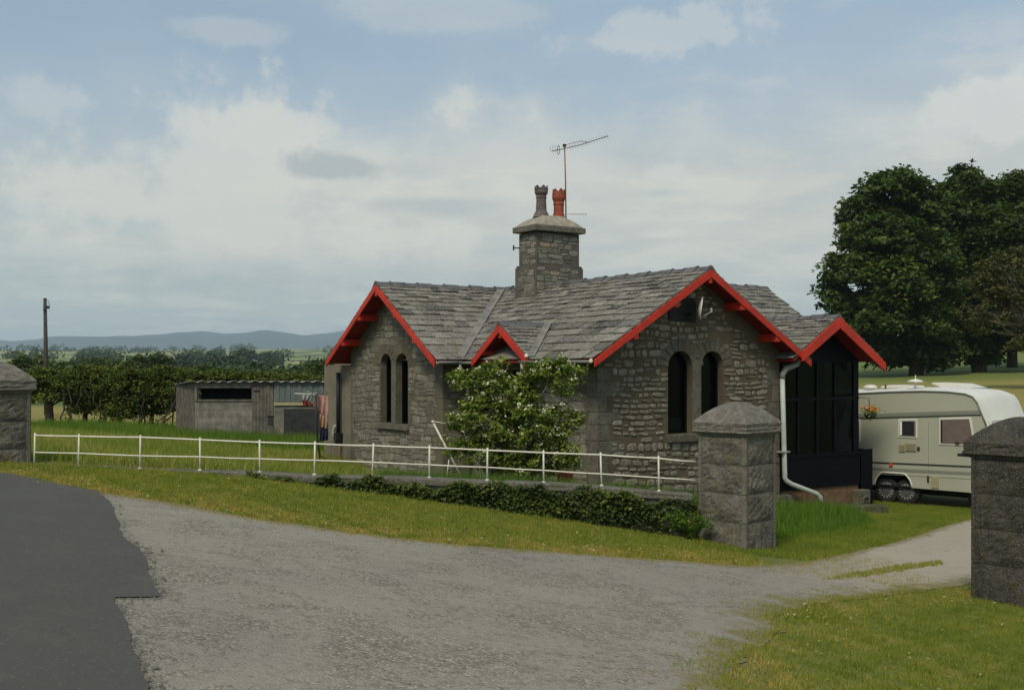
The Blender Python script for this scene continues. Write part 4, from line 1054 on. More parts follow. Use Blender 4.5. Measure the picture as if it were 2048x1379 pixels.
# things on the inner sill
bx = on_a(1584, 893, .14)
crate = empty('wooden_box', h2w(bx[0], .16, zs + .031), HZ, 'small brown wooden box on the sill behind the conservatory glass', 'box')
MB().box(-.11, .11, -.06, .06, 0, .16).build('box_body', M['board'], crate, bevel=.005)
MB().box(-.115, .115, -.065, .065, .161, .18).build('lid', M['brick'], crate, bevel=.004)
cupx = on_a(1617, 905, .14)
cup = empty('white_cup', h2w(cupx[0], .12, zs + .031), HZ, 'little white cup standing inside the conservatory window', 'cup')
MB().lathe([(.025, 0), (.03, .01), (.045, .07), (.048, .09), (.042, .09), (.03, .02)], 0, 0, 14).build('bowl', M['caravan_white'], cup, smooth=True)
MB().tube([(.044, 0, .075), (.075, 0, .065), (.075, 0, .035), (.038, 0, .025)], .006, 6).build('cup_handle', M['caravan_white'], cup, smooth=True)
orn = on_a(1702, 890, .14)
og = empty('glass_ornament', h2w(orn[0] - .02, .14, zs + .031), HZ, 'pale rounded ornament at the right end of the conservatory sill', 'ornament')
MB().lathe([(.04, 0), (.07, .03), (.085, .09), (.06, .15), (.03, .19), (.045, .22), (.03, .26), (0.005, .28)], 0, 0, 14).build('vase_body', M['grey_pvc'], og, smooth=True)
MB().lathe([(.03, 0), (.05, .03), (.05, .07), (.02, .1), (.06, .16), (.005, .2)], -.17, 0, 12).build('figurine', M['grey_pvc'], og, smooth=True)
# pale downpipe at the right gable's corner
def pa(px, py, a): b_, z_ = on_a(px, py, a); return (b_, a, z_)
MB().tube([pa(1598, 716, -.25), pa(1594, 728, -.22), pa(1572, 737, -.12), pa(1565, 748, -.10), pa(1565, 757, -.10)], .058, 12).build('pipe_bend', M['grey_pvc'], cottage, smooth=True)
dp = MB().tube([pa(1564.5, 756, -.10), pa(1567, 850, -.10), pa(1569.5, 955, -.10), pa(1573, 961, -.11), pa(1582, 967, -.14), pa(1632, 986, -.22), pa(1640, 993, -.24), pa(1642.5, 1009, -.25)], .050, 12).build('downpipe', M['pale_pipe'], cottage, smooth=True)
dp['label'] = 'pale green downpipe with a long kicked foot'
for y_ in (903,):
    MB().box(pa(1560, y_, -.1)[0], pa(1576, y_, -.1)[0], -.16, -.005, pa(1565, y_, -.1)[2] - .015, pa(1565, y_, -.1)[2] + .015).build('pipe_clip', M['grey_pvc'], dp)
# navy gate panel at the conservatory corner
nb = on_a(1737, 960, -.05)
gate = empty('side_gate', h2w(7.30, .05, 0), HZ, 'narrow dark navy boarded gate panel beside the conservatory corner', 'gate')
MB().box(.02, .09, 0, .09, -.5, .98).build('gate_post', M['navy'], gate, bevel=.006)
g = MB()
for i in range(4): g.box(.095 + i * .085, .173 + i * .085, .02, .05, -.25, .96)
g.build('gate_boards', M['navy'], gate)
for z_ in (.1, .7): MB().box(.095, .44, .05, .08, z_, z_ + .08).build('gate_rail', M['navy'], gate)
# carved block and mossy slab
cbx = h2w(7.02, -.30)[:2]
cz = gz(*cbx)
carv = empty('carved_stone', (*cbx, cz - .05), HZ, 'old carved stone block with a hollow propped by the plinth', 'stone')
blk = MB().box(-.17, .17, .0, .22, 0, .44).build('block', M['carved'], carv, bevel=.025)
cut(blk, [MB().lathe([(.105, -.1), (.10, .10)], 0, 0, 18, axis='y')]) if 0 else None
MB().tube([(.11 * math.cos(a_), -.01, .19 + .11 * math.sin(a_)) for a_ in np.linspace(-.3, math.pi + .3, 14)], .018, 6).build('carved_ring', M['carved'], carv, smooth=True)
MB().lathe([(.085, -.006), (.085, .004)], 0, 0, 18, axis='y').build('hollow', M['pier_dark'], carv).location = (0, 0, .19)
sb = at_px(1727, 1025); sb2 = gz(*sb)
slab = MB(); r_ = random.Random(4)
pts = [(-.52, -.16), (-.30, -.22), (.10, -.20), (.52, -.17), (.55, .14), (.2, .22), (-.35, .20), (-.55, .10)]
slab.prism(pts, 'z', -.10, .10)
so = slab.build('mossy_slab', M['moss'], None, bevel=.02); so.location = (sb[0] - .05, sb[1] + .05, sb2 + .045); so.rotation_euler = (0, 0, .12)
tag(so, 'mossy flat stone slab lying in the grass before the conservatory', 'slab')

# satellite dish on the right gable, seen edge on
def dish_():
    b_, z_ = on_a(1399, 616, -.25)
    d = empty('satellite_dish', h2w(b_, -.27, z_), HZ, 'pale satellite dish seen edge on, high on the right gable', 'satellite dish')
    mb = MB(); n = 20; rings = 5; vs = []
    for i in range(rings + 1):
        r0 = i / rings
        for k in range(n):
            a = 2 * math.pi * k / n; vs.append((.055 * (r0 ** 2) - .0275, .19 * r0 * math.cos(a), .225 * r0 * math.sin(a)))
    nv = len(vs); vs += [(x - .012, y, z) for x, y, z in vs]; fs = []
    for i in range(rings):
        for k in range(n):
            a, b2 = i * n + k, i * n + (k + 1) % n; fs += [(a, b2, b2 + n, a + n), (nv + a, nv + a + n, nv + b2 + n, nv + b2)]
    for k in range(n): a, b2 = rings * n + k, rings * n + (k + 1) % n; fs.append((a, b2, nv + b2, nv + a))
    o = mb.add(vs, fs).build('dish', M['caravan_white'], d, smooth=True); o.rotation_euler = (0, R(7), R(-43))
    MB().tube([(-.01, 0, -.06), (-.10, .02, -.12), (-.12, .26, -.12)], .018, 8).build('wall_bracket', M['black'], d, smooth=True)
    l = MB().tube([(-.01, 0, -.20), (.16, -.04, -.10), (.24, -.05, -.06)], .010, 6).build('feed_arm', M['grey_pvc'], d)
    MB().lathe([(.02, 0), (.024, .05), (.016, .09)], .24, -.05, 10).build('receiver', M['grey_pvc'], d).location = (0, 0, -.08)
dish_()
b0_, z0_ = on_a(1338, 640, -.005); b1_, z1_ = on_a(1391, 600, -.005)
MB().prism([(b0_ - .02, z0_), (b1_, z0_ - .03), (b1_ + .02, z1_ - .1), (b1_ - .06, z1_ + .04), (b0_ + .22, z1_ + .02), (b0_, z1_ - .12)], 'y', -.022, .01).build('eaves_dish_shade', M['dark_fill'], cottage, bevel=.01)  # dark plate standing in for the shade of eaves and dish

# television aerial strapped to the chimney
mb_, ma_ = along(1131, cm[1] - .1), cm[1] - .1
def ap(px, py): b_, z_ = on_a(px, py, ma_); return Vector((b_, ma_, z_))
base = ap(1132, 440); 
aer = empty('television_aerial', h2w(base.x, ma_, base.z), HZ, 'long rusty television aerial on a mast beside the chimney pots', 'aerial')
def rel(px, py, da=0): v = ap(px, py); return (v.x - base.x, da, v.z - base.z)
MB().tube([rel(1132, 440), rel(1131, 360), rel(1129, 289)], .016, 8).build('mast', M['rust'], aer, smooth=True)
bm_ = MB().tube([rel(1103, 303), rel(1160, 290), rel(1216, 272)], .010, 6).tube([rel(1131, 290), rel(1160, 282), rel(1178, 285)], .006, 6).build('boom', M['wood'], aer)
el = MB()
for i in range(15):
    px_, py_ = 1140 + i * 5.35, 294.5 - i * 1.57; v = Vector(rel(px_, py_)); s_ = .085 - .0012 * i
    MB().tube([v - Vector((.015, .05, s_)), v + Vector((.015, .05, s_))], .004, 4).build('aerial_rod', M['alu'], aer)
rf = MB()
for dx_ in (0, 5, 10):
    v = Vector(rel(1103 + dx_, 303 - dx_ * .2))
    for j in (-1, 1): rf.tube([v, v + Vector((.02, .12 * j, .14 * j))], .004, 4).tube([v + Vector((0, .05 * j, .0)), v + Vector((0, .05 * j, .13))], .003, 4)
rf.build('reflector', M['alu'], aer)
v = Vector(rel(1117, 300)); MB().tube([v + Vector((.0, .045 * math.cos(a_), .10 * math.sin(a_))) for a_ in np.linspace(0, 2 * math.pi, 17)], .007, 6).build('dipole', M['wood'], aer)
MB().box(-.03, .03, -.03, .03, -.03, .03).build('clamp', M['wood'], aer).location = rel(1129, 291)
MB().tube([rel(1135, 428), rel(1174, 428.5)], .006, 5).build('spare_boom', M['alu'], aer)
mm_ = MB()
for i in range(8):
    v = Vector(rel(1146 + i * 3.7, 428.2)); MB().tube([v - Vector((0, 0, .022)), v + Vector((0, 0, .022))], .003, 4).build('small_rod', M['alu'], aer)

# hanging basket by the conservatory post
hb = on_a(1730, 826, .0)
bk = empty('hanging_basket', h2w(hb[0] + .02, -.12, hb[1]), HZ, 'hanging basket of orange flowers on the conservatory post', 'hanging basket')
MB().lathe([(.02, -.13), (.10, -.09), (.14, 0), (.13, .0), (.02, -.02)], 0, 0, 14).build('basket', M['black'], bk, smooth=True)
MB().tube([(0, 0, .0), (-.02, .02, .32), (-.12, .10, .34), (-.14, .2, .34)], .008, 6).build('hanger', M['black'], bk)
Pn = rng.normal(size=(260, 3)) * [.10, .10, .07] + [0, 0, .02]
leaves('basket_leaves', Pn, .05, M['leaf_bush'], bk)
Pn = rng.normal(size=(70, 3)) * [.085, .08, .045] + [0.02, -.03, .085]
tag(leaves('orange_flowers', Pn, .055, M['flower_o'], bk, aspect=.9), kind='stuff')

# ------------------------------------------------------------------ gate piers
def pier(x, y, zb, rot, mat, label, side=.75, course=.379, nc=4, cap=.86, seed=0, sink=0.0):
    p = empty('gate_pier', (x, y, zb), rot, label, 'gate pier', 'stone gate piers')
    r = random.Random(seed)
    z = -.35
    hs = [course * .98 + .35 if i == 0 else course for i in range(nc)]
    m = .055; ang = side / 2
    for i, h in enumerate(hs):
        z0, z1 = z + .0025, z + h - .0025; z += h
        vs = []; fs = []
        mb = MB()
        # core block with drafted margins; each face bulges out as a rough rock face
        c = ang - .012
        mb.box(-c, c, -c, c, z0, z1)
        nx, nz = 13, 9
        for fdir in range(4):
            ca, sa = math.cos(fdir * math.pi / 2), math.sin(fdir * math.pi / 2)
            g = []
            ph = r.uniform(0, 9)
            for a in range(nx + 1):
                for b in range(nz + 1):
                    u = -c + 2 * c * a / nx; v = z0 + (z1 - z0) * b / nz
                    eu = min(a, nx - a) / 2.0; ev = min(b, nz - b) / 1.5
                    k = min(1, eu) * min(1, ev)
                    bul = k * (.020 + .010 * math.sin(u * 9 + ph) * math.sin(v * 13 + ph * 2) + r.uniform(-.008, .009)) if eu >= 1 else (0.004 if ev > 0 else 0)
                    w_ = c + bul
                    g.append((u * ca + w_ * sa, u * sa - w_ * ca, v))
            k0 = [a * (nz + 1) + b for a in range(nx) for b in range(nz)]
            mb.add(g, [(q, q + nz + 1, q + nz + 2, q + 1) for q in k0])
        o = mb.build('stone_block', M[mat], p)
    q_ = ang + .004
    for sx_, sy_ in ((-1, -1), (1, -1), (1, 1), (-1, 1)):
        zc = -.35; cm_ = MB()
        for h in hs:
            px_ = [(sx_ * (q_ - .055), sy_ * (q_ - .045)), (sx_ * (q_ - .055), sy_ * q_), (sx_ * (q_ - .022), sy_ * q_), (sx_ * q_, sy_ * (q_ - .022)), (sx_ * q_, sy_ * (q_ - .055)), (sx_ * (q_ - .045), sy_ * (q_ - .055))]
            cm_.prism(px_, 'z', zc + .005, zc + h - .005); zc += h
        cm_.build('corner_margin', M['margin' if mat == 'pier' else mat], p)
    # cap: projecting block with a rough edge, then a domed pyramid
    ct = z; hc = cap / 2; mb = MB()
    mb.box(-ang - .01, ang + .01, -ang - .01, ang + .01, ct + .001, ct + .03)
    k = 10; vs = []
    prof = [(.95, .03), (1.0, .05), (.985, .075), (1.0, .10), (.985, .125), (1.0, .15), (1.0, .172), (.975, .185)]
    for s_, z_ in prof:
        for e in range(4):
            for q in range(k):
                u = -1 + 2 * q / k; j = 1 + (r.uniform(-.018, .018) if .06 < z_ < .16 else 0)
                a = e * math.pi / 2; X, Y = u, -1; X, Y = X * math.cos(a) - Y * math.sin(a), X * math.sin(a) + Y * math.cos(a)
                vs.append((X * hc * s_ * j, Y * hc * s_ * j, ct + z_))
    for t_ in np.linspace(.08, 1, 8):
        s_ = .975 * (1 - t_); z_ = .185 + .265 * (1 - (1 - t_) ** 1.75)
        for e in range(4):
            for q in range(k):
                u = -1 + 2 * q / k; a = e * math.pi / 2; X, Y = u * math.cos(a) + math.sin(a), u * math.sin(a) - math.cos(a)
                s2 = max(s_, .001); vs.append((X * hc * s2, Y * hc * s2, ct + z_))
    n = 4 * k; rows = len(prof) + 8
    fs = [(i * n + q, i * n + (q + 1) % n, (i + 1) * n + (q + 1) % n, (i + 1) * n + q) for i in range(rows - 1) for q in range(n)] + [tuple(range(n))]
    mb.add(vs, fs); mb.build('pier_cap', M['cap' if mat == 'pier' else mat], p)
    return p
pier(3.045, 15.0, EYE - 2.43 - .0, R(45), 'pier', 'square stone gate pier with domed cap in front of the right gable', seed=1)
rp = pier(5.53, 12.05, EYE - 2.50, R(41), 'pier_dark', 'dark mossy stone gate pier beside the caravan and right grass', seed=2)
hg = MB()
for i in range(3): hg.tube([(0, .03 * i, 0), (0, .03 * i, .05)], .012, 8)
hg.bar((0, -.03, .0), (0, .12, .0), .02, .03); hg.bar((0, .12, 0), (.1, .12, 0), .02, .03)
ho = hg.build('gate_hook', M['black'], rp); ho.location = (-.37, .40, 1.53)
pier(-7.11, 15.2, EYE - 1.27 - .60, R(42), 'pier', 'stone gate pier half sunk in the verge at the left end of the railing', seed=3)

# ------------------------------------------------------------------ boundary wall and railing
def wx(px, y=YW): return (px - CX) / FPX * y
cop = [(70, 930), (158, 932), (281, 936), (400, 939), (519, 943), (630, 948), (747, 951), (859, 954), (975, 959), (1087, 964), (1201, 970), (1317, 981), (1392, 987)]
CZX = [wx(p[0]) for p in cop]; CZZ = [EYE + (HY - p[1] - 2) / FPX * (YW - .1) for p in cop]
bw = empty('boundary_wall', (0, YW, 0), 0, 'low ivy covered roadside wall with flat stone coping under the railing', 'wall')
def wall_strip(name, y0, y1, zlo, dz, mat, seed, jit=.006, step=.16):
    xs = np.arange(wx(66), wx(1394) + .01, step); r = random.Random(seed); n = 7; rows = []
    for x in xs:
        zt = float(np.interp(x, CZX, CZZ)) + dz + .006 * math.sin(x * 3.1) ; zb = zlo(x) if callable(zlo) else zt + zlo
        jy = r.uniform(-jit, jit)
        rows.append([(x, y0 + jy, zb), (x, y0 + jy + r.uniform(-jit, jit), (zb + zt) / 2), (x, y0 + jy, zt - .012), (x, y0 + .015, zt), (x, y1 - .015, zt + r.uniform(-jit, jit) * .4), (x, y1, zt - .012), (x, y1, zb)])
    vs = [v for q in rows for v in q]; m_ = len(xs)
    fs = [(i * n + k, i * n + (k + 1) % n, (i + 1) * n + (k + 1) % n, (i + 1) * n + k) for i in range(m_ - 1) for k in range(n)] + [tuple(range(n)), tuple((m_ - 1) * n + k for k in range(n))]
    return MB().add(vs, fs).build(name, M[mat], bw)
wall_strip('stone_wall', -.13, .13, lambda x: gz(x, YW - .3) - .3, -.085, 'cope', 3, .02)
wall_strip('coping', -.17, .16, -.085, 0.0, 'cope', 4, .008)
rail = empty('railing', (0, YW, 0), 0, 'white painted two bar iron railing along the top of the low wall', 'railing')
RP = [(70, 868, 904, 930), (158, 870, 906, 932), (281, 872, 911, 936), (400, 877, 913, 939), (519, 882, 917, 943), (630, 885, 920, 948), (747, 889, 924, 951), (859, 893, 929, 954), (975, 898, 934, 959), (1087, 903, 940, 964), (1201, 907, 947, 970), (1317, 914, 955, 981), (1392, 921, 960, 986)]
def rz(py): return EYE + (HY - py) / FPX * YW
tp = []; lo_ = []
for i, (px, a, b, c) in enumerate(RP):
    for q, l_ in ((a + 2, tp), (b, lo_)): l_.append((wx(px), 0, rz(q)))
    if i < len(RP) - 1:
        n_ = RP[i + 1]
        for q0, q1, l_ in ((a + 2, n_[1] + 2, tp), (b, n_[2], lo_)): l_.append((wx((px + n_[0]) / 2), random.uniform(-.006, .006), rz((q0 + q1) / 2 + random.uniform(-.6, .9))))
MB().tube(tp, .0115, 8).build('top_rail', M['white'], rail, smooth=True)
MB().tube(lo_, .0100, 8).build('lower_rail', M['white'], rail, smooth=True)
for i, (px, a, b, c) in enumerate(RP[:-1]):
    ln = random.uniform(-.018, .018)
    x = wx(px); zb = float(np.interp(x, CZX, CZZ)) - .01
    MB().tube([(x + ln, .0, zb), (x + ln * .5, .0, (zb + rz(a)) / 2), (x, 0, rz(a - 3))], .0125, 8).tube([(x + ln, 0, zb - .002), (x + ln, 0, zb + .022)], .026, 8).build('rail_post', M['white'], rail, smooth=True)

# ------------------------------------------------------------------ caravan
CW = Vector((8.71, 24.6)); CD = Vector((.70, -.714)).normalized()
def cpx(px, py):
    u = (px - CX) / FPX; s_ = (u * CW.y - CW.x) / (CD.x - u * CD.y); D = CW.y + CD.y * s_
    return s_, EYE + (HY - py) / FPX * D
cg = EYE + (HY - 1010) / FPX * CW.y
caravan = empty('caravan', (CW.x, CW.y, cg), math.atan2(CD.y, CD.x), 'cream touring caravan with twin axle parked behind the conservatory', 'caravan')
# local: x forward along the side, y inwards (away from the camera), z up
def cl_(px, py): s_, z_ = cpx(px, py); return s_, z_ - cg
roofp = [cl_(1719, 786), cl_(1780, 783), cl_(1847, 781.5), cl_(1895, 783), cl_(1931, 787)]
top_z = lambda s_: float(np.interp(s_, [p[0] for p in roofp], [p[1] for p in roofp]))
fx, fz = cl_(1960, 818); gx, gz2 = cl_(1973, 850)
bx_, bz_ = cl_(1948, 984); sk = [cl_(1824, 975), cl_(1945, 983)]
zsk = sk[0][1]
XB = -3.15; WID = 2.2
front = [(roofp[-1][0], roofp[-1][1]), cl_(1946, 793), cl_(1955, 805), (fx, fz), (gx, gz2), (gx + .13, gz2 - .5), (gx + .12, zsk + .25), (gx - .05, zsk)]
arch_c = (cl_(1824, 975)[0] + cl_(1750, 972)[0]) / 2
aw = (cl_(1824, 975)[0] - cl_(1750, 972)[0]) / 2
prof = [(XB + .1, zsk), (XB, zsk + .3), (XB + .02, top_z(roofp[0][0]) - .35), (XB + .15, roofp[0][1] - .12), (XB + .5, roofp[0][1] - .02)] + roofp[0:4] + front
arc = [(arch_c + aw * (1 - .0) * math.cos(math.pi * i / 14) * (1 if 1 else 1), zsk + .30 * min(1, (math.sin(math.pi * i / 14)) * 1.25)) for i in range(15)]
prof_side = prof + arc
mb = MB(); mb.prism(prof_side, 'y', 0, .03)
mb.prism([(x, z) for x, z in prof_side], 'y', WID - .03, WID)
body = mb.build('side_wall', M['caravan'], caravan)
# shell: roof and ends wrap over, roof crowned
top = prof[1:]; n = len(top); rows = []
for j in range(9):
    t_ = j / 8; y_ = .001 + (WID - .002) * t_; cr = .05 * math.sin(math.pi * t_); rd = .05 * (1 - abs(2 * t_ - 1) ** 6)
    rows.append([(x + (rd if x > 0 and z < 2.1 else 0), y_, z + (cr + rd * .6 if z > 1.9 else 0)) for x, z in top])
vs = [v for r_ in rows for v in r_]
fs = [(j * n + i, j * n + i + 1, (j + 1) * n + i + 1, (j + 1) * n + i) for j in range(8) for i in range(n - 1)]
sh = MB().add(vs, fs).build('roof_shell', M['caravan_white'], caravan, smooth=True)
MB().box(XB + .2, gx, .03, WID - .03, zsk - .02, zsk + .02).build('floor_pan', M['black_hole'], caravan)
MB().prism([(arch_c - aw + .02, zsk + .02), (arch_c + aw - .02, zsk + .02), (arch_c + aw - .1, zsk + .31), (arch_c - aw + .1, zsk + .31)], 'y', .34, .38).box(arch_c - aw + .05, arch_c + aw - .05, .03, .38, zsk + .31, zsk + .33).build('wheel_box', M['black_hole'], caravan)
# awning rail along the roof edge, belts
rail_pts = [(x, -.012, z + .0) for x, z in roofp[0:4] + front[:5]]
rail_pts = [(XB + .2, -.012, roofp[0][1] - .03)] + rail_pts
MB().tube(rail_pts, .016, 6).build('awning_rail', M['trim_green'], caravan, smooth=True)
ub0, ub1 = cl_(1719, 836), cl_(1963, 829)
k_ = (ub1[1] - ub0[1]) / (ub1[0] - ub0[0])
ubx = XB + .05
def belt(name, x0, z0, x1, z1, h, mat, pr=.014):
    return MB().prism([(x0, z0 - h / 2), (x1, z1 - h / 2), (x1, z1 + h / 2), (x0, z0 + h / 2)], 'y', -pr, .005).build(name, M[mat], caravan, bevel=.003)
belt('upper_trim', ubx, ub0[1] + k_ * (ubx - ub0[0]), ub1[0] - .01, ub1[1], .026, 'trim')
belt('stripe', ubx, ub0[1] + .06 + k_ * (ubx - ub0[0]), ub1[0] - .04, ub1[1] + .065, .07, 'trim_green', .008)
l0, l1 = cl_(1755, 924), cl_(1945, 932); kl_ = (l1[1] - l0[1]) / (l1[0] - l0[0])
belt('lower_trim', ubx, l0[1] + kl_ * (ubx - l0[0]), l1[0] + .25, l1[1] + .0, .03, 'trim')
g0, g1 = cl_(1755, 941), cl_(1945, 946)
belt('stripe', ubx, g0[1], g1[0] + .25, g1[1], .065, 'trim_green', .008)
g0, g1 = cl_(1755, 951), cl_(1945, 957)
belt('lower_seam', ubx, g0[1], g1[0] + .22, g1[1], .012, 'trim_green', .006)
def cwin(poly, name='window', blind=None, fw=.035):
    cx_ = sum(p[0] for p in poly) / len(poly); cz_ = sum(p[1] for p in poly) / len(poly)
    big = [(x + math.copysign(fw, x - cx_), z + math.copysign(fw, z - cz_)) for x, z in poly]
    o = MB().prism(big, 'y', -.018, .004).build(name, M['caravan_white'], caravan, bevel=.008)
    MB().prism(poly, 'y', -.028, -.016).build('pane', M[blind], o, bevel=.004)
    return o
for sx_ in (-1.35, .55, 1.9): MB().box(sx_, sx_ + .008, -.004, .004, zsk + .34, ub0[1] - .02).build('panel_seam', M['trim_green'], caravan)
w1 = cwin([cl_(1800, 871), cl_(1832, 872.5), cl_(1832, 840.5), cl_(1800, 841)], blind='blind')
a_, b_ = cl_(1806, 869), cl_(1829, 843)
MB().box(a_[0], b_[0], -.034, -.029, a_[1], b_[1]).build('dark_glass', M['black'], w1)
a_, b_ = cl_(1801, 869), cl_(1805, 842)
MB().box(a_[0], b_[0], -.034, -.029, a_[1], b_[1]).build('net_curtain', M['curtain'], w1)
w2 = cwin([cl_(1882, 885.5), cl_(1948, 888), cl_(1939, 837), cl_(1882, 838.5)], blind='blind')
for px_ in (1884.5,):
    a_, b_ = cl_(px_ - 1.5, 883), cl_(px_ + 1.5, 840)
    MB().box(a_[0], b_[0], -.036, -.029, a_[1], b_[1]).build('window_stay', M['black'], w2)
a_, b_ = cl_(1912, 887), cl_(1920, 884)
MB().box(a_[0], b_[0], -.045, -.029, a_[1], b_[1]).build('window_catch', M['black'], w2)
cwin([cl_(1690, 880), cl_(1719, 880), cl_(1719, 841), cl_(1690, 841)], blind='blind')
for (p0, p1, mt, nm, pr) in (((1798, 903), (1811, 888), 'vent', 'fridge_vent', .02), ((1812, 901), (1833, 886), 'vent', 'fridge_vent', .025), ((1835, 900), (1840, 893), 'trim', 'socket', .03),
        ((1863, 975), (1878, 953), 'vent', 'battery_hatch', .02), ((1854.5, 964), (1858.5, 951), 'trim', 'grab_handle', .02), ((1779, 932), (1786, 926), 'orange', 'side_light', .03)):
    a_, b_ = cl_(*p0), cl_(*p1)
    o = MB().box(a_[0], b_[0], -pr, .004, a_[1], b_[1]).build(nm, M[mt], caravan, bevel=.006)
    if 'vent' in nm:
        v = MB()
        for i in range(5):
            zz = a_[1] + (b_[1] - a_[1]) * (i + .8) / 6.2
            v.box(a_[0] + .02, b_[0] - .02, -pr - .006, -pr + .002, zz, zz + .008)
        v.build('vent_slats', M['trim_green'], o)
# wheels
for px_ in (1768, 1809):
    wxp = cl_(px_, 990)[0]; wr = .29
    wh = empty('wheel', (wxp, .12, wr + .0)); wh.parent = caravan
    MB().lathe([(.19, -.02), (.26, -.03), (.29, 0), (.29, .13), (.26, .17), (.19, .16)], 0, 0, 28, axis='y').build('tyre', M['tyre'], wh, smooth=True)
    MB().lathe([(.02, -.045), (.05, -.05), (.12, -.035), (.185, -.03), (.195, -.02), (.195, .0)], 0, 0, 24, axis='y').build('hubcap', M['hub'], wh, smooth=True)
    sl_ = MB()
    for i in range(14):
        a_ = 2 * math.pi * i / 14; sl_.bar((.115 * math.cos(a_), -.042, .115 * math.sin(a_)), (.175 * math.cos(a_), -.038, .175 * math.sin(a_)), .018, .010, up=(0, 1, 0))
    sl_.build('hub_spokes', M['spoke'], wh)
MB().tube([(arch_c + aw * math.cos(math.pi * i / 14), -.008, zsk + .30 * min(1, math.sin(math.pi * i / 14) * 1.25)) for i in range(15)], .016, 6).build('arch_trim', M['caravan_white'], caravan, smooth=True)
# chassis, front window, roof things
MB().box(XB + .4, gx + .1, .5, .58, zsk - .18, zsk - .02).box(XB + .4, gx + .1, 1.6, 1.68, zsk - .18, zsk - .02).bar((gx + .1, .54, zsk - .1), (gx + 1.3, 1.1, zsk - .1), .08).bar((gx + .1, 1.64, zsk - .1), (gx + 1.3, 1.1, zsk - .1), .08).build('chassis', M['black'], caravan)
MB().tube([(gx - .4, .3, 0.02), (gx - .55, .3, zsk - .02)], .03, 6).build('corner_steady', M['black'], caravan)
fxq, fzq = cl_(1973, 850)
fwn = MB().box(gx + .02, gx + .06, .12, WID - .12, fzq - .62, fzq + .10).build('front_window', M['caravan_white'], caravan, bevel=.01)
fwn.rotation_euler = (0, 0, 0)
MB().box(gx + .055, gx + .07, .18, WID - .18, fzq - .56, fzq + .04).build('pane', M['blind'], fwn)
def on_roof(px, py, yloc):
    """roof point at local depth yloc seen at px: returns local x"""
    P0 = CW + Vector((-CD.y, CD.x)) * yloc; u = (px - CX) / FPX
    return (u * P0.y - P0.x) / (CD.x - u * CD.y)
xa = on_roof(1853, 764, 1.0); zt = top_z(0) + .07
fa = MB().lathe([(.02, 0), (.035, .02), (.02, .06), (.02, .14), (.16, .15), (.175, .175), (.12, .20), (.02, .22), (.008, .23), (.008, .31)], xa, .45, 24).build('roof_aerial', M['caravan_white'], caravan, smooth=True); fa.location = (0, 0, zt - .02)
xa = on_roof(1745, 779, .8)
MB().lathe([(.16, 0), (.16, .04), (.10, .08), (.0, .09)], xa, .7, 18).build('roof_vent', M['caravan_white'], caravan, smooth=True).location = (0, 0, zt - .03)
xa = on_roof(1800, 775, 1.1)
MB().prism([(xa - .35, 0), (xa + .45, 0), (xa + .38, .06), (xa - .1, .075), (xa - .3, .05)], 'y', .8, 1.5).build('roof_light', M['caravan_white'], caravan, bevel=.015).location = (0, 0, zt - .02)
xa = on_roof(1912, 768, 1.3)
MB().prism([(xa - .45, .08), (xa - .40, .11), (xa + .2, .09), (xa + .55, .0), (xa - .2, .0)], 'y', 1.0, 1.7).build('roof_light', M['caravan_white'], caravan, bevel=.015).location = (0, 0, zt + .01)
MB().tube([(on_roof(1771, 770, .6), .6, 0), (on_roof(1771, 770, .6), .6, .10)], .02, 8).build('flue', M['trim'], caravan).location = (0, 0, zt - .03)

# ------------------------------------------------------------------ shed
SD = 33.0
def sx(px, d=SD): return (px - CX) / FPX * d
def sz(py, d=SD): return EYE + (HY - py) / FPX * d
X0, X1 = sx(390), sx(690)
shed = empty('shed', (X0, SD, sz(884)), 0, 'long low concrete shed with corrugated roof and dark slot opening', 'shed')
zb = sz(884); zt_ = sz(764) - zb
X1l = X1 - X0; sw = MB()
a0 = (sx(392.4) - X0, sz(798.5) - zb); a1_ = (sx(503.5) - X0, sz(775.5) - zb)
sw.box(0, sx(505) - X0, 0, .12, -.5, a0[1]).box(0, a0[0] + .02, 0, .12, a0[1], a1_[1]).box(a1_[0], sx(505) - X0, 0, .12, a0[1], a1_[1]).box(0, sx(505) - X0, 0, .12, a1_[1], zt_)
sw.build('block_wall', M['block'], shed)
mj = MB()
for i in range(6):
    mj.box(.02, sx(504) - X0, -.002, .004, .1 + i * .215, .108 + i * .215)
    for j in range(5):
        xj = .2 + j * .43 + (i % 2) * .21
        if xj < 1.55 and .1 + i * .215 < a0[1] - .1: mj.box(xj, xj + .007, -.002, .004, .108 + i * .215, .1 + (i + 1) * .215)
mj.build('block_joints', M['board'], shed)
MB().box(.06, sx(505) - X0, .5, .55, a0[1] - .3, zt_).build('dark_inside', M['black_hole'], shed)
MB().box(a0[0] - .03, a1_[0] + .03, -.03, .02, a0[1] - .05, a0[1]).build('ledge', M['board'], shed)
d0, d1 = sx(505.5) - X0, sx(547) - X0; g = MB()
for i in range(6): g.box(d0 + (d1 - d0) * i / 6 + .004, d0 + (d1 - d0) * (i + 1) / 6 - .004, -.02 + .006 * (i % 2), .06, -.4, zt_ - .02)
g.build('board_door', M['board'], shed)
MB().box(sx(507) - X0, sx(520) - X0, -.05, -.02, sz(781) - zb, sz(779.5) - zb).build('door_hinge', M['black'], shed)
MB().box(sx(536) - X0, sx(547) - X0, -.024, -.018, sz(850) - zb, sz(830) - zb).build('dark_gap', M['dark_fill'], shed)
MB().box(sx(535) - X0, sx(548) - X0, -.045, -.018, sz(833) - zb, sz(830) - zb).build('door_latch', M['black'], shed)
g = MB(); e0 = sx(548) - X0
N_ = 26
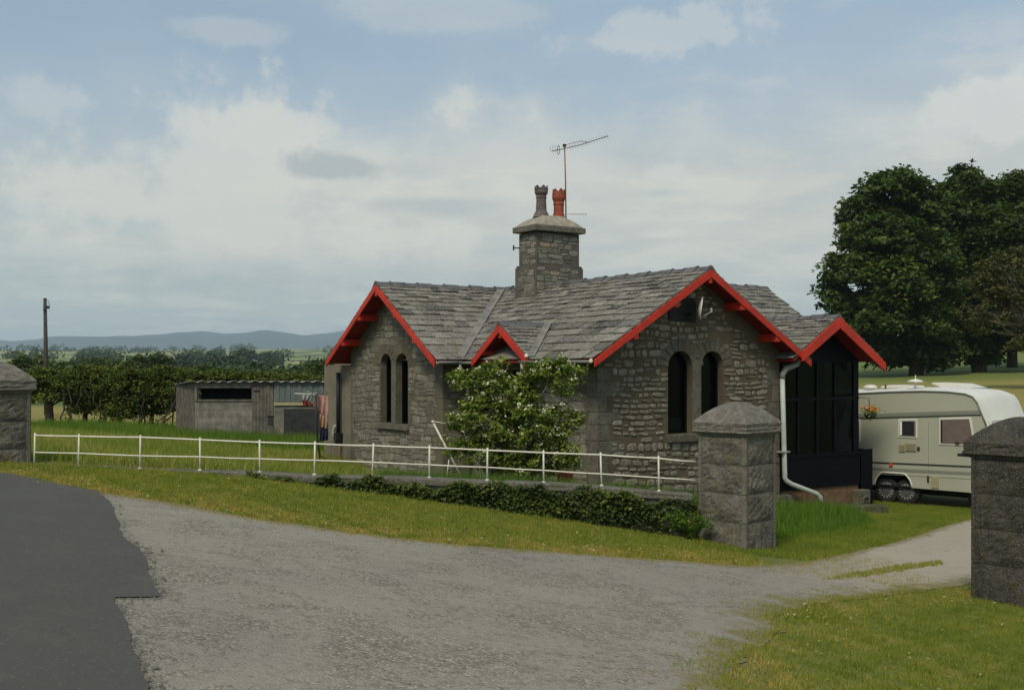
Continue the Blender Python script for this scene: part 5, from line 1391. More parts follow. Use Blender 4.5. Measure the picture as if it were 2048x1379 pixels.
for i in range(N_):
    q0, q1 = e0 + (X1l - e0) * i / N_, e0 + (X1l - e0) * (i + 1) / N_; y_ = -.03 if i % 2 else -.012
    g.box(q0, q1, y_, .02, sz(803) - zb, zt_ - .02)
g.build('sheet_panel', M['perspex'], shed)
MB().box(e0, X1l, -.05, .0, sz(810) - zb, sz(804) - zb).build('timber_rail', M['vent'], shed)
MB().box(e0, X1l, .0, .08, -.5, sz(810.5) - zb).build('rear_wall', M['block'], shed)
MB().box(sx(568) - X0, X1l, -.02, .0 - .001, -.4, sz(817) - zb).build('dark_area', M['dark_fill'], shed)  # near-black front over the lower wall
xl = sx(352, SD + 2.3) - X0
MB().add([(0.01, .0, -.5), (xl, 2.3, -.5), (xl, 2.3, sz(771, SD + 2.3) - zb), (0.01, 0, zt_), (.1, .06, -.5), (xl + .1, 2.3, -.5), (xl + .1, 2.3, sz(771, SD + 2.3) - zb), (.1, .06, zt_)], [(0, 1, 2, 3), (7, 6, 5, 4), (0, 4, 5, 1), (1, 5, 6, 2), (2, 6, 7, 3), (3, 7, 4, 0)]).build('side_boards', M['board'], shed)
rfm = MB(); nn_ = 62; xs_ = np.linspace(-.12, X1l, nn_ * 4 + 1); zr0 = zt_ + .02; zr1 = sz(771, SD + 2.3) - zb + .03
vs = []
for x_ in xs_:
    c_ = .022 * math.sin((x_ + .12) / .155 * 2 * math.pi * .5)
    f_ = 1 - max(0, min(1, x_ / X1l)) * 0
    vs += [(x_, -.15, zr0 + c_ + .01), (x_ + xl * f_ * .98, 2.4, zr1 + c_), (x_, -.15, zr0 + c_ + .002), (x_ + xl * f_ * .98, 2.4, zr1 + c_ - .008)]
fs = [(i * 4, i * 4 + 4, i * 4 + 5, i * 4 + 1) for i in range(len(xs_) - 1)] + [(i * 4 + 2, i * 4 + 3, i * 4 + 7, i * 4 + 6) for i in range(len(xs_) - 1)] + [(i * 4, i * 4 + 2, i * 4 + 6, i * 4 + 4) for i in range(len(xs_) - 1)]
rfm.add(vs, fs).build('corrugated_roof', M['sheet'], shed)

# ------------------------------------------------------------------ clothes dryer with washing, leaning frame, planter, pole
d_ = 25.5
cp = P3(632, 905, d_); cdz = gz(cp[0], cp[1])
cd = empty('clothes_dryer', (P3(632, 900, d_)[0], d_, cdz), 0, 'dark clothes dryer pole with thin arms in the left garden', 'clothes dryer')
def rl(px, py, dd=0): p = P3(px, py, d_); return (p[0] - cd.location.x, dd, p[2] - cdz)
MB().tube([rl(632, 788), rl(633, 850), rl(637, 895), (rl(639, 905)[0], 0, rl(0, 905)[2]), (rl(641, 915)[0], 0, -.1)], .024, 8).build('pole', M['black'], cd, smooth=True)
MB().tube([rl(589, 786.5), rl(632, 788)], .010, 6).tube([rl(613, 782), rl(632, 791), ], .014, 6).tube([rl(632, 789), rl(650, 786, .5)], .010, 6).tube([rl(632, 789), rl(640, 785, -.6)], .010, 6).build('arms', M['alu'], cd)
MB().lathe([(.03, 0), (.05, .02), (.05, .08), (.03, .1)], 0, 0, 10).build('hub', M['alu'], cd).location = (rl(632, 0)[0], 0, rl(0, 793)[2])
MB().tube([rl(636, 893), rl(640, 910), rl(650, 918, .1)], .012, 6).build('hose', M['black'], cd, smooth=True)
def cloth(name, mat, pts, label, cat, y0=0.06, seed=0):
    """hanging cloth: outline of (px,py) top edge and bottom edge, wavy"""
    r = random.Random(seed); (tl, tr, br, bl) = pts; n, m_ = 18, 10; vs = []
    for j in range(m_ + 1):
        for i in range(n + 1):
            u, v = i / n, j / m_
            px = (tl[0] * (1 - u) + tr[0] * u) * (1 - v) + (bl[0] * (1 - u) + br[0] * u) * v
            py = (tl[1] * (1 - u) + tr[1] * u) * (1 - v) + (bl[1] * (1 - u) + br[1] * u) * v
            x, _, z = rl(px, py); vs.append((x, y0 + .035 * math.sin(u * 15 + v * 3 + seed) * (.3 + v), z))
    f = [(j * (n + 1) + i, j * (n + 1) + i + 1, (j + 1) * (n + 1) + i + 1, (j + 1) * (n + 1) + i) for j in range(m_) for i in range(n)]
    k = len(vs); vs += [(x, y + .004, z) for x, y, z in vs]; f += [tuple(reversed([q + k for q in w])) for w in f]
    o = MB().add(vs, f).build(name, M[mat], None, smooth=True); o.location = cd.location; tag(o, label, cat, 'washing on the clothes dryer'); return o
cloth('pink_towel', 'pink', [(632, 789), (655, 792), (655, 838), (633, 818)], 'pale pink cloth hanging on the clothes dryer pole', 'towel', .10, 1)
cloth('pink_shirt', 'pink', [(630, 801), (634, 798), (632, 818), (621, 808)], 'small pink corner of washing left of the dryer pole', 'shirt', .14, 2)
cloth('tan_trousers', 'tan', [(639, 826), (655, 836), (655, 858), (639, 852)], 'tan garment hanging below the pink cloth', 'trousers', .05, 3)
cloth('dark_jumper', 'blue_cloth', [(641, 853), (655, 857), (655, 880), (637, 883)], 'dark blue garment bunched low by the rendered wall', 'jumper', .08, 4)
cloth('red_shirt', 'redcloth', [(599, 800), (612, 802), (624, 812), (600, 812)], 'dark red garment hanging left of the dryer pole', 'shirt', .35, 5)
cloth('white_vest', 'grey_pvc', [(594, 790), (617, 791), (612, 802), (598, 803)], 'thin pale cloth pegged to the dryer arm above the red one', 'vest', .45, 6)

fd = 18.6
f0 = P3(925, 958, fd); fzg = gz(f0[0], fd)
fr_ = empty('garden_stand', (f0[0], fd, fzg), 0, 'leaning white tubular stand beside the flowering bush', 'garden stand')
def fl(px, py, dd=0): p = P3(px, py, fd); return (p[0] - f0[0], dd, p[2] - fzg)
MB().tube([fl(865, 842), fl(927, 962)], .017, 8).build('leg', M['white'], fr_, smooth=True)
MB().tube([fl(865, 842), fl(890, 846), fl(906, 845, .2)], .008, 6).build('top_wire', M['white'], fr_, smooth=True)
MB().tube([fl(918, 855, .5), fl(926, 872, .5), fl(965, 960, .5)], .017, 8).build('leg', M['white'], fr_, smooth=True)
MB().tube([fl(897, 920, .1), fl(892, 962, .1)], .008, 6).build('thin_stay', M['white'], fr_, smooth=True)
MB().lathe([(.0, -.02), (.028, -.01), (.028, .015), (0, .025)], 0, 0, 10).build('joint_cap', M['white'], fr_, smooth=True).location = fl(866, 843)

pd_ = 17.4; p0 = P3(1129, 968, pd_); pzg = p0[2] - .02
pl_ = empty('red_crate', (p0[0], pd_, pzg), .2, 'small red slatted planter behind the railing under the bush', 'planter')
g = MB()
for i in range(5): g.box(-.09 + i * .04, -.065 + i * .04, -.10, -.085, 0, .2)
g.box(-.10, .11, -.085, .10, 0, .17).build('slatted_box', M['redcloth'], pl_)
MB().box(-.11, .12, -.11, .11, .17, .20).build('rim', M['redcloth'], pl_, bevel=.005)

PD = 52.0; pb = P3(93, 850, PD); pzg = gz(pb[0], PD)
po = empty('utility_pole', (P3(93, 800, PD)[0], PD, pzg), 0, 'tall dark wooden pole rising behind the hawthorn hedge', 'pole')
zt2 = P3(0, 596, PD)[2] - pzg
MB().tube([(.02, 0, -.5), (-.07, 0, zt2)], .125, 12, r1=.075).build('post', M['wood'], po, smooth=True)
MB().tube([(-.05, -.08, zt2 - .55), (-.05, -.16, zt2 - .55)], .05, 8).build('insulator', M['black'], po)
MB().box(.02, .12, -.06, .02, zt2 - .5, zt2 - .36).build('bracket', M['black'], po)
MB().tube([(-.07, 0, zt2), (.1, 0, zt2 - .15), (.16, 0, zt2 - .5)], .012, 5).build('cable', M['black'], po)

# ------------------------------------------------------------------ trees and bushes
def bark_tube(mb, p, q, r0, r1, n=5, wig=.08, sides=8, rr=random):
    p, q = Vector(p), Vector(q); L = (q - p).length; pts = []
    for i in range(n + 1):
        t_ = i / n; o = Vector((rr.uniform(-1, 1), rr.uniform(-1, 1), rr.uniform(-.4, .4))) * (wig * L * (1 if 0 < i < n else 0))
        pts.append(p.lerp(q, t_) + o)
    mb.tube(pts, r0, sides, r1); return pts
def crown_points(lobes, per, cl_r, leafs, hollow=.35, g=rng, flat=.55):
    """lobes: (center, radii). Clumps sit near each lobe's surface; each clump is a flattened cluster of leaves. Returns positions, tints, outward directions, clump centres."""
    P = []; T = []; O = []; CC = []
    for c, r in lobes:
        c = np.array(c, float); r = np.array(r, float); n = max(3, int(per * (r[0] * r[2] + r[0] * r[1] + r[1] * r[2]) / 3))
        d = unit(g.normal(size=(n, 3))); d[:, 2] = np.where(d[:, 2] < -.55, -d[:, 2], d[:, 2]); rad = g.uniform(hollow, 1.0, (n, 1)) ** .55
        cc = c + d * r * rad; CC.append(cc)
        for k in range(n):
            m_ = int(leafs * g.uniform(.6, 1.4)); s_ = cl_r * g.uniform(.6, 1.35)
            q = unit(g.normal(size=(m_, 3))) * (g.uniform(0, 1, (m_, 1)) ** .45) * [s_ * .95, s_ * .95, s_ * .95 * flat]
            q[:, 2] -= (q[:, 0] ** 2 + q[:, 1] ** 2) / (s_ * 3.2)
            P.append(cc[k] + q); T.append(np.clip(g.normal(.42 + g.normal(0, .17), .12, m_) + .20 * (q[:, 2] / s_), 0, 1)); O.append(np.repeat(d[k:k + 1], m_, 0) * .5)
    return np.concatenate(P), np.concatenate(T), np.concatenate(O), np.concatenate(CC)

def tree(name, label, base, lobes, trunk_r, per, cl_r, leafs, leaf, mat, group, bark='bark', limbs=7, cat='tree', seed=0, split=.3, top_branch=0, hollow=.35, fork=None):
    r = random.Random(seed); t_ = empty(name, base, 0, label, cat, group)
    b = Vector(base); L = [((c[0] - b.x, c[1] - b.y, c[2] - b.z), q) for c, q in lobes]
    P, T, O, CC = crown_points(L, per, cl_r, leafs, hollow)
    H = max(c[2] + q[2] for c, q in L); mb = MB(); sp = H * split
    root = bark_tube(mb, (0, 0, -.3), (r.uniform(-.02, .02) * H, 0, sp), trunk_r, trunk_r * .72, 5, .03, 10, r)
    topp = bark_tube(mb, root[-1], (r.uniform(-.05, .05) * H, 0, H * .82), trunk_r * .7, trunk_r * .12, 6, .05, 8, r)
    idx = [r.randrange(len(CC)) for _ in range(limbs * 4)]
    for k in idx:
        c = Vector(CC[k]); a = root[-1].lerp(topp[-1], r.uniform(0, .6)) if r.random() < .7 else root[-2].lerp(root[-1], r.random())
        bark_tube(mb, a, c, trunk_r * r.uniform(.14, .30), trunk_r * .04, 4, .10, 5, r)
    mb.build('trunk', M[bark], t_, smooth=True)
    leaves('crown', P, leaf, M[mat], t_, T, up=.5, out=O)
    return t_
def LB(px, py, d, rx, ry, rd=None):     # lobe given by its place and size in the view at distance d
    k = d / FPX; return (P3(px, py, d), (rx * k, (rd if rd else rx) * k, ry * k))
# big sycamores on the right
TD = 88.0; GT = 'big trees in the pasture'
b = P3(1832, 0, TD)
lob = [LB(*q[:2], TD + q[4], q[2] * 1.13, q[3] * 1.08) for q in [(1792, 383, 62, 40, 0), (1735, 425, 46, 36, 1), (1845, 425, 36, 44, 0), (1712, 480, 36, 34, 0), (1775, 475, 60, 44, -2), (1850, 505, 46, 46, -2), (1686, 545, 34, 36, 0), (1735, 545, 46, 44, -2), (1805, 565, 60, 50, -3),
    (1875, 580, 40, 56, -1), (1672, 600, 28, 30, 0), (1710, 620, 44, 34, -1), (1770, 635, 52, 44, -3), (1845, 650, 52, 48, -2), (1696, 658, 34, 22, 0), (1745, 690, 40, 26, -1), (1832, 705, 34, 36, 0), (1880, 700, 40, 30, 0), (1800, 700, 40, 26, 0), (1800, 520, 80, 90, 1), (1790, 630, 90, 60, 1), (1780, 715, 26, 16, 0), (1865, 722, 26, 14, 0), (1885, 450, 34, 60, 2), (1896, 520, 34, 70, 2)]]
tree('sycamore_tree', 'broad dark green sycamore left of its taller neighbour, behind the caravan', (b[0], TD, gz(b[0], TD)), lob, .62, 15, 1.05, 70, .44, 'leaf_tree', GT, limbs=9, seed=5, hollow=.15)
b = P3(1960, 0, TD + 3)
D2 = TD + 3
lob = [LB(*q[:2], D2 + q[4], q[2] * 1.13, q[3] * 1.06) for q in [(1928, 358, 26, 24, 0), (1905, 385, 26, 22, 0), (1955, 395, 40, 34, 0), (2010, 400, 40, 34, 0), (2033, 358, 16, 14, 0), (2060, 400, 40, 44, 0), (1925, 450, 44, 40, -1), (1985, 460, 50, 46, -2), (2050, 480, 50, 56, -1), (1920, 530, 46, 50, 0), (1980, 550, 56, 56, -2),
    (2060, 580, 60, 60, -1), (1935, 615, 50, 46, 0), (1995, 640, 56, 50, -2), (1945, 685, 42, 34, 0), (2040, 680, 56, 40, 0), (1962, 712, 30, 28, 0), (1990, 520, 80, 90, 1), (2000, 640, 80, 60, 1)]]
tree('sycamore_tree', 'taller sycamore at the right edge rising above its neighbour', (b[0], D2, gz(b[0], D2)), lob, .65, 15, 1.05, 70, .44, 'leaf_tree', GT, limbs=9, seed=6, hollow=.15)
D3 = TD + 12; b = P3(2024, 0, D3)
lob = [LB(2030, 600, D3, 60, 70), LB(2070, 560, D3, 60, 70), LB(2010, 660, D3, 45, 50), LB(2060, 670, D3, 60, 50), LB(1990, 690, D3, 30, 28)]
tree('sycamore_tree', 'dark trunked tree deep in the shade at the far right', (b[0], D3, gz(b[0], D3)), lob, .5, 8, 1.1, 36, .52, 'leaf_tree', GT, limbs=6, seed=7)
D4 = 62.0; b = P3(2075, 0, D4)
lob = [LB(2010, 560, D4, 60, 55), LB(1985, 615, D4, 62, 45), LB(2040, 520, D4, 45, 40), LB(1965, 570, D4, 40, 30), LB(2040, 620, D4, 60, 60), LB(1960, 650, D4, 36, 26), LB(2060, 680, D4, 60, 40)]
tree('thin_tree', 'sparse olive brown tree with bare twigs in front of the sycamores', (b[0], D4, gz(b[0], D4)), lob, .28, 16, .5, 30, .22, 'leaf_olive', None, bark='bark_pale', limbs=14, seed=8, hollow=.2)

# hawthorn hedge on the left: each bush its own tree
GH_ = 'hawthorns of the left hedge'
hz = [(100, 36.0, 780, 58, 46, 'first hawthorn of the hedge, beside the left gate pier', 14), (172, 36.4, 775, 56, 44, 'second hawthorn of the hedge counted from the left pier', 9), (240, 36.2, 782, 56, 50, 'middle hawthorn of the hedge with foliage nearly to the grass', 11), (305, 36.8, 780, 54, 48, 'hawthorn of the hedge just left of the shed', 9),
      (372, 38.0, 775, 62, 38, 'hawthorn whose top shows over the left end of the shed', 8), (450, 38.4, 775, 62, 38, 'hawthorn rising over the dark slot of the shed', 8), (530, 38.6, 778, 60, 34, 'hawthorn rising behind the board door of the shed', 8), (600, 39.0, 780, 54, 32, 'bright hawthorn rising over the right part of the shed', 8)]
for i, (px, d, py, rx, ry, lab, seed) in enumerate(hz):
    b = P3(px, 0, d); r = random.Random(seed)
    lob = [LB(px, py, d, rx, ry, rx * .8)] + [LB(px + r.uniform(-.7, .7) * rx, py + r.uniform(-.55, .45) * ry, d + r.uniform(-.4, .4), rx * .45, ry * .5) for _ in range(6)]
    if i in (1, 2, 3): lob += [LB(px - 8, py + 38, d, rx * .7, 22), LB(px + 22, py + 30, d, rx * .5, 26)]
    if i == 0: lob += [LB(85, 752, d, 26, 24)]
    if i == 2: lob += [LB(235, 825, d, 34, 24), LB(262, 820, d, 26, 24)]
    if i == 3: lob += [LB(330, 812, d, 16, 28)]
    tree('hawthorn', lab, (b[0], d, gz(b[0], d)), lob, .10 if i else .17, 190, .24, 26, .10, 'leaf_hedge', GH_, limbs=6, cat='hedge tree', seed=seed, split=.35, hollow=.3)
# extra crooked stems under the hedge belong to small suckers
for i, (px, d, lean) in enumerate(((135, 35.6, .2), (207, 35.8, -.15), (290, 36.0, .1), (328, 35.9, .25))):
    b = P3(px, 0, d); zg = gz(b[0], d)
    t_ = empty('hedge_sucker', (b[0], d, zg), 0, ['crooked bare stems between the first two hedge bushes', 'forked bare stem in the hedge gap left of the middle hawthorn', 'thin stems standing in the hedge gap right of the middle hawthorn', 'twisted bare stems at the hedge end by the shed'][i], 'bush', 'bare stems in the hedge')
    mb = MB(); r = random.Random(i + 40)
    for k in range(4): bark_tube(mb, (r.uniform(-.12, .12), 0, -.1), (lean + r.uniform(-.4, .4), r.uniform(-.2, .2), r.uniform(1.1, 1.5)), .035, .014, 5, .10, 6, r)
    mb.build('stems', M['bark'], t_)
    Pn = rng.normal(size=(160, 3)) * [.22, .15, .14] + [lean, 0, 1.25]; leaves('leaves', Pn, .08, M['leaf_hedge'], t_)
    Pn = rng.normal(size=(90, 3)) * [.25, .12, .12] + [0, 0, .2]; leaves('leaves', Pn, .08, M['leaf_hedge'], t_)

# trees beyond the hedge
GB = 'trees beyond the left hedge'
bt = [(40, 95, 735, 34, 34, 'dark broad tree showing above the left gate pier'), (75, 140, 728, 26, 20, 'low tree between the pier and the wooden pole'), (112, 110, 735, 30, 18, 'round tree immediately right of the wooden pole'), (150, 75, 738, 30, 20, 'pale green tree second right of the wooden pole'),
      (190, 130, 728, 34, 16, 'dark tree over the second hawthorn of the hedge'), (235, 90, 735, 34, 20, 'mid green tree over the middle of the hedge'), (285, 120, 724, 30, 20, 'dark tree with a flat crown left of the tall pale one'), (320, 112, 718, 15, 17, 'tall pale green tree standing over the hedge'),
      (350, 85, 742, 30, 14, 'low dark tree above the left corner of the shed'), (400, 100, 742, 34, 14, 'low tree above the dark slot of the shed'), (455, 75, 752, 32, 12, 'low bright bush above the middle of the shed'), (560, 95, 748, 34, 12, 'low dark tree above the board door of the shed'),
      (628, 60, 730, 18, 14, 'dark round tree right before the cottage parapet'), (620, 50, 750, 26, 10, 'pale yellow green bush under the parapet'), (690, 120, 740, 50, 14, 'low tree hidden behind the left gable edge')]
for i, (px, d, py, rx, ry, lab) in enumerate(bt):
    b = P3(px, 0, d); r = random.Random(i + 60); zg = gz(b[0], d)
    lob = [LB(px, py + ry * .3, d, rx * .8, ry)] + [LB(px + r.uniform(-.8, .8) * rx, py + r.uniform(-.2, .8) * ry, d, rx * .4, ry * .55) for _ in range(5)]
    low = P3(px, py, d)[2] - zg
    if low > 2: lob += [((b[0], d, zg + low * .5), (rx * d / FPX * .9, rx * d / FPX * .8, low * .5))]
    tree('field_tree', lab, (b[0], d, zg), lob, .2, 40 if d < 100 else 24, .0065 * d, 22, .0030 * d + .04, 'leaf_far', GB, limbs=3, seed=i, split=.2, hollow=.5)
# mid distance trees and woods
for i, (px, d, py, rx, ry, lab) in enumerate([(484, 620, 709, 14, 13, 'largest tree of the distant group left of the cottage'), (503, 640, 708, 10, 9, 'middle tree of the distant group left of the cottage'), (530, 660, 713, 20, 8, 'low bushy tree right of the distant group'), (560, 700, 716, 9, 7, 'small round tree alone in the far field'), (465, 600, 716, 10, 6, 'small tree at the left of the distant group')]):
    b = P3(px, 0, d); zg = gz(b[0], d); low = max(1, P3(px, py, d)[2] - zg)
    lob = [LB(px, py, d, rx, ry), LB(px - rx * .5, py + ry * .3, d, rx * .5, ry * .6), LB(px + rx * .5, py + ry * .2, d, rx * .5, ry * .7), ((b[0], d, zg + low * .5), (rx * d / FPX * .8, rx * d / FPX * .8, low * .5))]
    tree('distant_tree', lab, (b[0], d, zg), lob, .5, 2.2, 1.6, 18, 1.3, 'leaf_far', 'distant trees in the valley', limbs=2, seed=i + 90, split=.2, hollow=.5)
Pw = []; Sw = []
for (x0, x1, d, h, n) in [(-200, 700, 175, 3.6, 16000), (0, 640, 260, 5, 14000), (20, 700, 420, 7, 12000), (300, 700, 640, 8, 7000), (-100, 480, 900, 9, 8000), (380, 700, 1150, 9, 6000), (-100, 700, 1700, 12, 8000), (100, 700, 2600, 15, 6000)]:
    nc = n // 45; uc = rng.uniform(0, 1, nc); k = d / FPX
    dens = np.sin(uc * 23 + d) + np.sin(uc * 61 + d * 2) * .7; uc = uc[dens > -.15 - (d < 300) * .8]; nc = len(uc)
    xc = (x0 + (x1 - x0) * uc - CX) * k; yc = d * (1 + .05 * np.sin(uc * 17 + d)) + rng.normal(0, d * .010, nc); hc = h * rng.uniform(.45, 1.05, nc)
    dd = unit(rng.normal(size=(nc * 45, 3))); dd[:, 2] = np.abs(dd[:, 2]); R3 = np.repeat(hc, 45)[:, None] * rng.uniform(.7, 1.0, (nc * 45, 1))
    q = dd * R3 * [.75, .75, 1.0]; zc = ground(xc, yc)
    Pw.append(np.repeat(np.stack([xc, yc, zc], 1), 45, 0) + q); Sw.append(np.full(len(q), h * .22))
tag(leaves('woodland', np.concatenate(Pw), np.concatenate(Sw), M['leaf_wood'], aspect=.8), 'hazy hedgerows and woods across the valley far behind the hedge', 'woodland', kind='stuff')

# flowering bush before the cottage door
BD = 17.6
lob = [LB(960, 765, BD, 60, 28), LB(1010, 800, BD, 75, 55), LB(1090, 770, BD, 62, 40), LB(1115, 735, BD, 40, 22), LB(1070, 740, BD, 30, 18), LB(965, 830, BD - .2, 55, 45), LB(1050, 860, BD - .2, 80, 60), LB(930, 845, BD, 32, 26), LB(1120, 850, BD, 38, 40), LB(1100, 900, BD - .2, 60, 45), LB(980, 900, BD - .1, 75, 45), LB(925, 895, BD, 30, 30), LB(1040, 930, BD, 80, 36), LB(912, 750, BD, 22, 8), LB(1150, 755, BD, 12, 16), LB(1150, 840, BD, 18, 12), LB(985, 735, BD, 22, 10), LB(1130, 925, BD, 30, 28), LB(898, 838, BD - .2, 12, 8), LB(1165, 742, BD, 9, 7), LB(1008, 724, BD, 12, 9), LB(902, 905, BD, 14, 10)]
bb = P3(1020, 0, BD); bzg = gz(bb[0], BD)
bush = empty('flowering_bush', (bb[0], BD, bzg), 0, 'tall green bush with small white blossoms in front of the door', 'bush')
P, T, O, CCb = crown_points([((c[0] - bb[0], c[1] - BD, c[2] - bzg), (q[0], q[1] * .7, q[2])) for c, q in lob], 430, .14, 24, .25, flat=.7)
ok = P[:, 2] > .02
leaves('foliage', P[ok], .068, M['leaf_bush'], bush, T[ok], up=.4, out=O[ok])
mb = MB(); r = random.Random(3)
for k in range(26):
    c = Vector(CCb[r.randrange(len(CCb))]); bark_tube(mb, (r.uniform(-.35, .35), r.uniform(-.2, .2), -.05), c, .022, .006, 5, .08, 6, r)
mb.build('stems', M['bark_pale'], bush)
front = CCb[CCb[:, 1] < .12]; sel = front[rng.choice(len(front), 190, replace=True)]
top_ = CCb[CCb[:, 2] > np.percentile(CCb[:, 2], 75)]; sel = np.concatenate([sel, top_[rng.choice(len(top_), 10)]])
Pf = (sel[:, None, :] + np.array([0, -.10, .07]) + rng.normal(size=(len(sel), 5, 3)) * [.020, .016, .012]).reshape(-1, 3)
tag(leaves('blossoms', Pf, .030, M['flower'], bush, up=.8, out=np.tile([[0, -.8, .3]], (len(Pf), 1)), aspect=.85), kind='stuff')

# ivy on the boundary wall
xi = rng.uniform(wx(500), wx(1390), 16000)
dens = np.clip((xi - wx(500)) / 1.2, .15, 1)
keep = rng.uniform(0, 1, len(xi)) < dens * (.75 + .25 * np.sin(xi * 5.2)); xi = xi[keep]
ct_ = np.interp(xi, CZX, CZZ); gb = ground(xi, np.full_like(xi, YW - .35))
top_lim = ct_ - .06 - .05 * np.sin(xi * 4.1) - .04 * np.sin(xi * 11) + .08 * (np.sin(xi * 2.3 + 1) > .93)
fr0 = rng.uniform(0, 1, len(xi)) ** .8
zi = gb + (top_lim - gb) * fr0 + rng.normal(0, .012, len(xi))
keep = (zi < top_lim + .03) & ((xi < wx(1270)) | (rng.uniform(0, 1, len(xi)) < .45 + .5 * fr0)); xi, zi, gb = xi[keep], zi[keep], gb[keep]
yi = YW - .15 - np.abs(rng.normal(0, .045, len(xi))) - .025 * (1 + np.sin(xi * 7 + zi * 9)) 
tag(leaves('ivy', np.stack([xi, yi, zi], 1), .048, M['leaf_ivy'], None, np.clip(rng.beta(2, 3, len(xi)) + .22 * np.sin(xi * 3.3) * np.sin(zi * 9 + xi), 0, 1), up=.3, out=np.tile([[0, -.7, .2]], (len(xi), 1)), aspect=.85), 'dark ivy and creeper hanging over the roadside face of the wall', 'ivy', kind='stuff')

# ------------------------------------------------------------------ grass
def ok_verge(x, y):
    j = wob(x, y, 1.7, .10) + wob(x, y, 6, .05)
    road = inside(GRAVEL, x, y - j) | inside(TAR, x, y - j); return ~road
def blockers(x, y):
    c, s_ = math.cos(HZ), math.sin(HZ); lx_ = (x - OX) * c + (y - OY) * s_; ly_ = -(x - OX) * s_ + (y - OY) * c
    house = (lx_ > -PP - .02) & (lx_ < 7.2) & (ly_ > -.02) & (ly_ < 10.3) & ~((lx_ < 0) & (ly_ < A1))
    for (a, b_) in ((3.045, 15.0), (5.53, 12.05), (-7.15, 15.2)): house |= (np.abs(x - a) + np.abs(y - b_)) < .53
    house |= (y > SD - .0) & (x > X0 - 1.2)
    house |= (np.abs(x - sb[0]) < .75) & (y > sb[1] - .42) & (y < sb[1] + .3)
    cx_ = (x - CW.x) * CD.x + (y - CW.y) * CD.y; cy_ = -(x - CW.x) * CD.y + (y - CW.y) * CD.x
    house |= (cx_ > -3.2) & (cx_ < 4) & (cy_ > .3) & (cy_ < 2.3)
    return house
def scatter(n, x0, x1, y0, y1, test):
    x = rng.uniform(x0, x1, n); y = rng.uniform(y0, y1, n); k = test(x, y); x, y = x[k], y[k]
    return np.stack([x, y, ground(x, y)], 1)
# long meadow grass in the left garden
P = scatter(150000, -13, 2.4, YW + .22, 34, lambda x, y: (x < -2.6 + (y - 20) * -.15) & ~blockers(x, y) & (rng.uniform(0, 1, x.shape) < np.clip(22 / y, .5, 1)))
nz = wob(P[:, 0], P[:, 1], .35, 1)
tag(blades('meadow_grass', P, (.13 + .05 * nz + .03 * (P[:, 1] > 30)) * rng.uniform(.6, 1.5, len(P)), .016, M['grass'], tints=np.clip(.45 + .30 * nz + .2 * wob(P[:, 0], P[:, 1], 1.4, 1) + rng.normal(0, .2, len(P)) - .25 * (P[:, 1] > 29), 0, 1), lean=.8), 'long yellow green meadow grass behind the railing', 'grass', kind='stuff')
P = scatter(30000, -14, -4.5, 29.5, 36, lambda x, y: ~blockers(x, y))
tag(blades('nettles', P, .24 * rng.uniform(.5, 1.2, len(P)), .02, M['grass_lush'], lean=.5), 'darker lush grass along the foot of the hedge and shed', 'grass', kind='stuff')
# lush tufts beside the cottage wall, behind the pier and by the fence
P = scatter(34000, 3.3, 6.4, 15.4, 21.5, lambda x, y: (~blockers(x, y)) & (y > 15.2 + (x - 3.3) * 1.25 + wob(x, y, 1.5, .35)) & (y < 21.5))
tag(blades('lush_grass', P, .03 + .19 * sstep(P[:, 1] - (15.2 + (P[:, 0] - 3.3) * 1.25), -.2, 1.6) * (.75 + .45 * wob(P[:, 0], P[:, 1], 2.5, 1)) * rng.uniform(.5, 1.5, len(P)), .024, M['grass_lush'], lean=.7), 'lush bright green grass behind the gate pier under the downpipe', 'grass', kind='stuff')
P = scatter(22000, -1.9, 3.0, YW + .25, 19.8, lambda x, y: ~blockers(x, y) & (wob(x, y, 1.1, 1) > -.5))
tag(blades('garden_weeds', P, .20, .014, M['grass_lush'], lean=.7), 'weeds and grass between the low wall and the cottage', 'grass', kind='stuff')
# mown verge and lawns: short blades
def edge_t(P, lim):
    return P
n = wob
P = scatter(330000, -9.2, 3.0, 9.5, YW - .14, lambda x, y: ok_verge(x, y) & ~blockers(x, y) & (rng.uniform(0, 1, x.shape) < .62 + .4 * wob(x, y, 3.3, 1) + .25 * wob(x, y, 9, 1)))
ve = np.array(VERGE_EDGE); dy = P[:, 1] - np.interp(P[:, 0], ve[:, 0], ve[:, 1])
tv = np.clip(.40 + .20 * wob(P[:, 0], P[:, 1], 1.1, 1) + .22 * wob(P[:, 0], P[:, 1], 4.3, 1) + .60 * np.exp(-(dy / .75) ** 2) * sstep(wob(P[:, 0], P[:, 1], 2.3, 1), -.7, .3) + rng.normal(0, .20, len(P)), 0, 1)
tag(blades('verge_grass', P, .036 * (1 + .5 * wob(P[:, 0], P[:, 1], 5, 1)), .011, M['verge'], tints=tv, lean=.9), 'short mown verge between the drive and the low wall', 'grass', kind='stuff')
def near_low(x, y):
    dl = np.array(DRIVE_LOW); d = np.full(x.shape, 9.0)
    for (x0, y0), (x1, y1) in zip(dl[:-1], dl[1:]):
        L2 = (x1 - x0) ** 2 + (y1 - y0) ** 2; t_ = np.clip(((x - x0) * (x1 - x0) + (y - y0) * (y1 - y0)) / L2, 0, 1)
        d = np.minimum(d, np.hypot(x - x0 - t_ * (x1 - x0), y - y0 - t_ * (y1 - y0)))
    return d
P = scatter(420000, 1.2, 9.5, 5.6, 13.5, lambda x, y: ok_verge(x, y) & ~blockers(x, y) & (x < y * .52) & (y < 12.9) & (rng.uniform(0, 1, x.shape) < .66 + .4 * wob(x, y, 3.7, 1) + .25 * wob(x, y, 10, 1)))
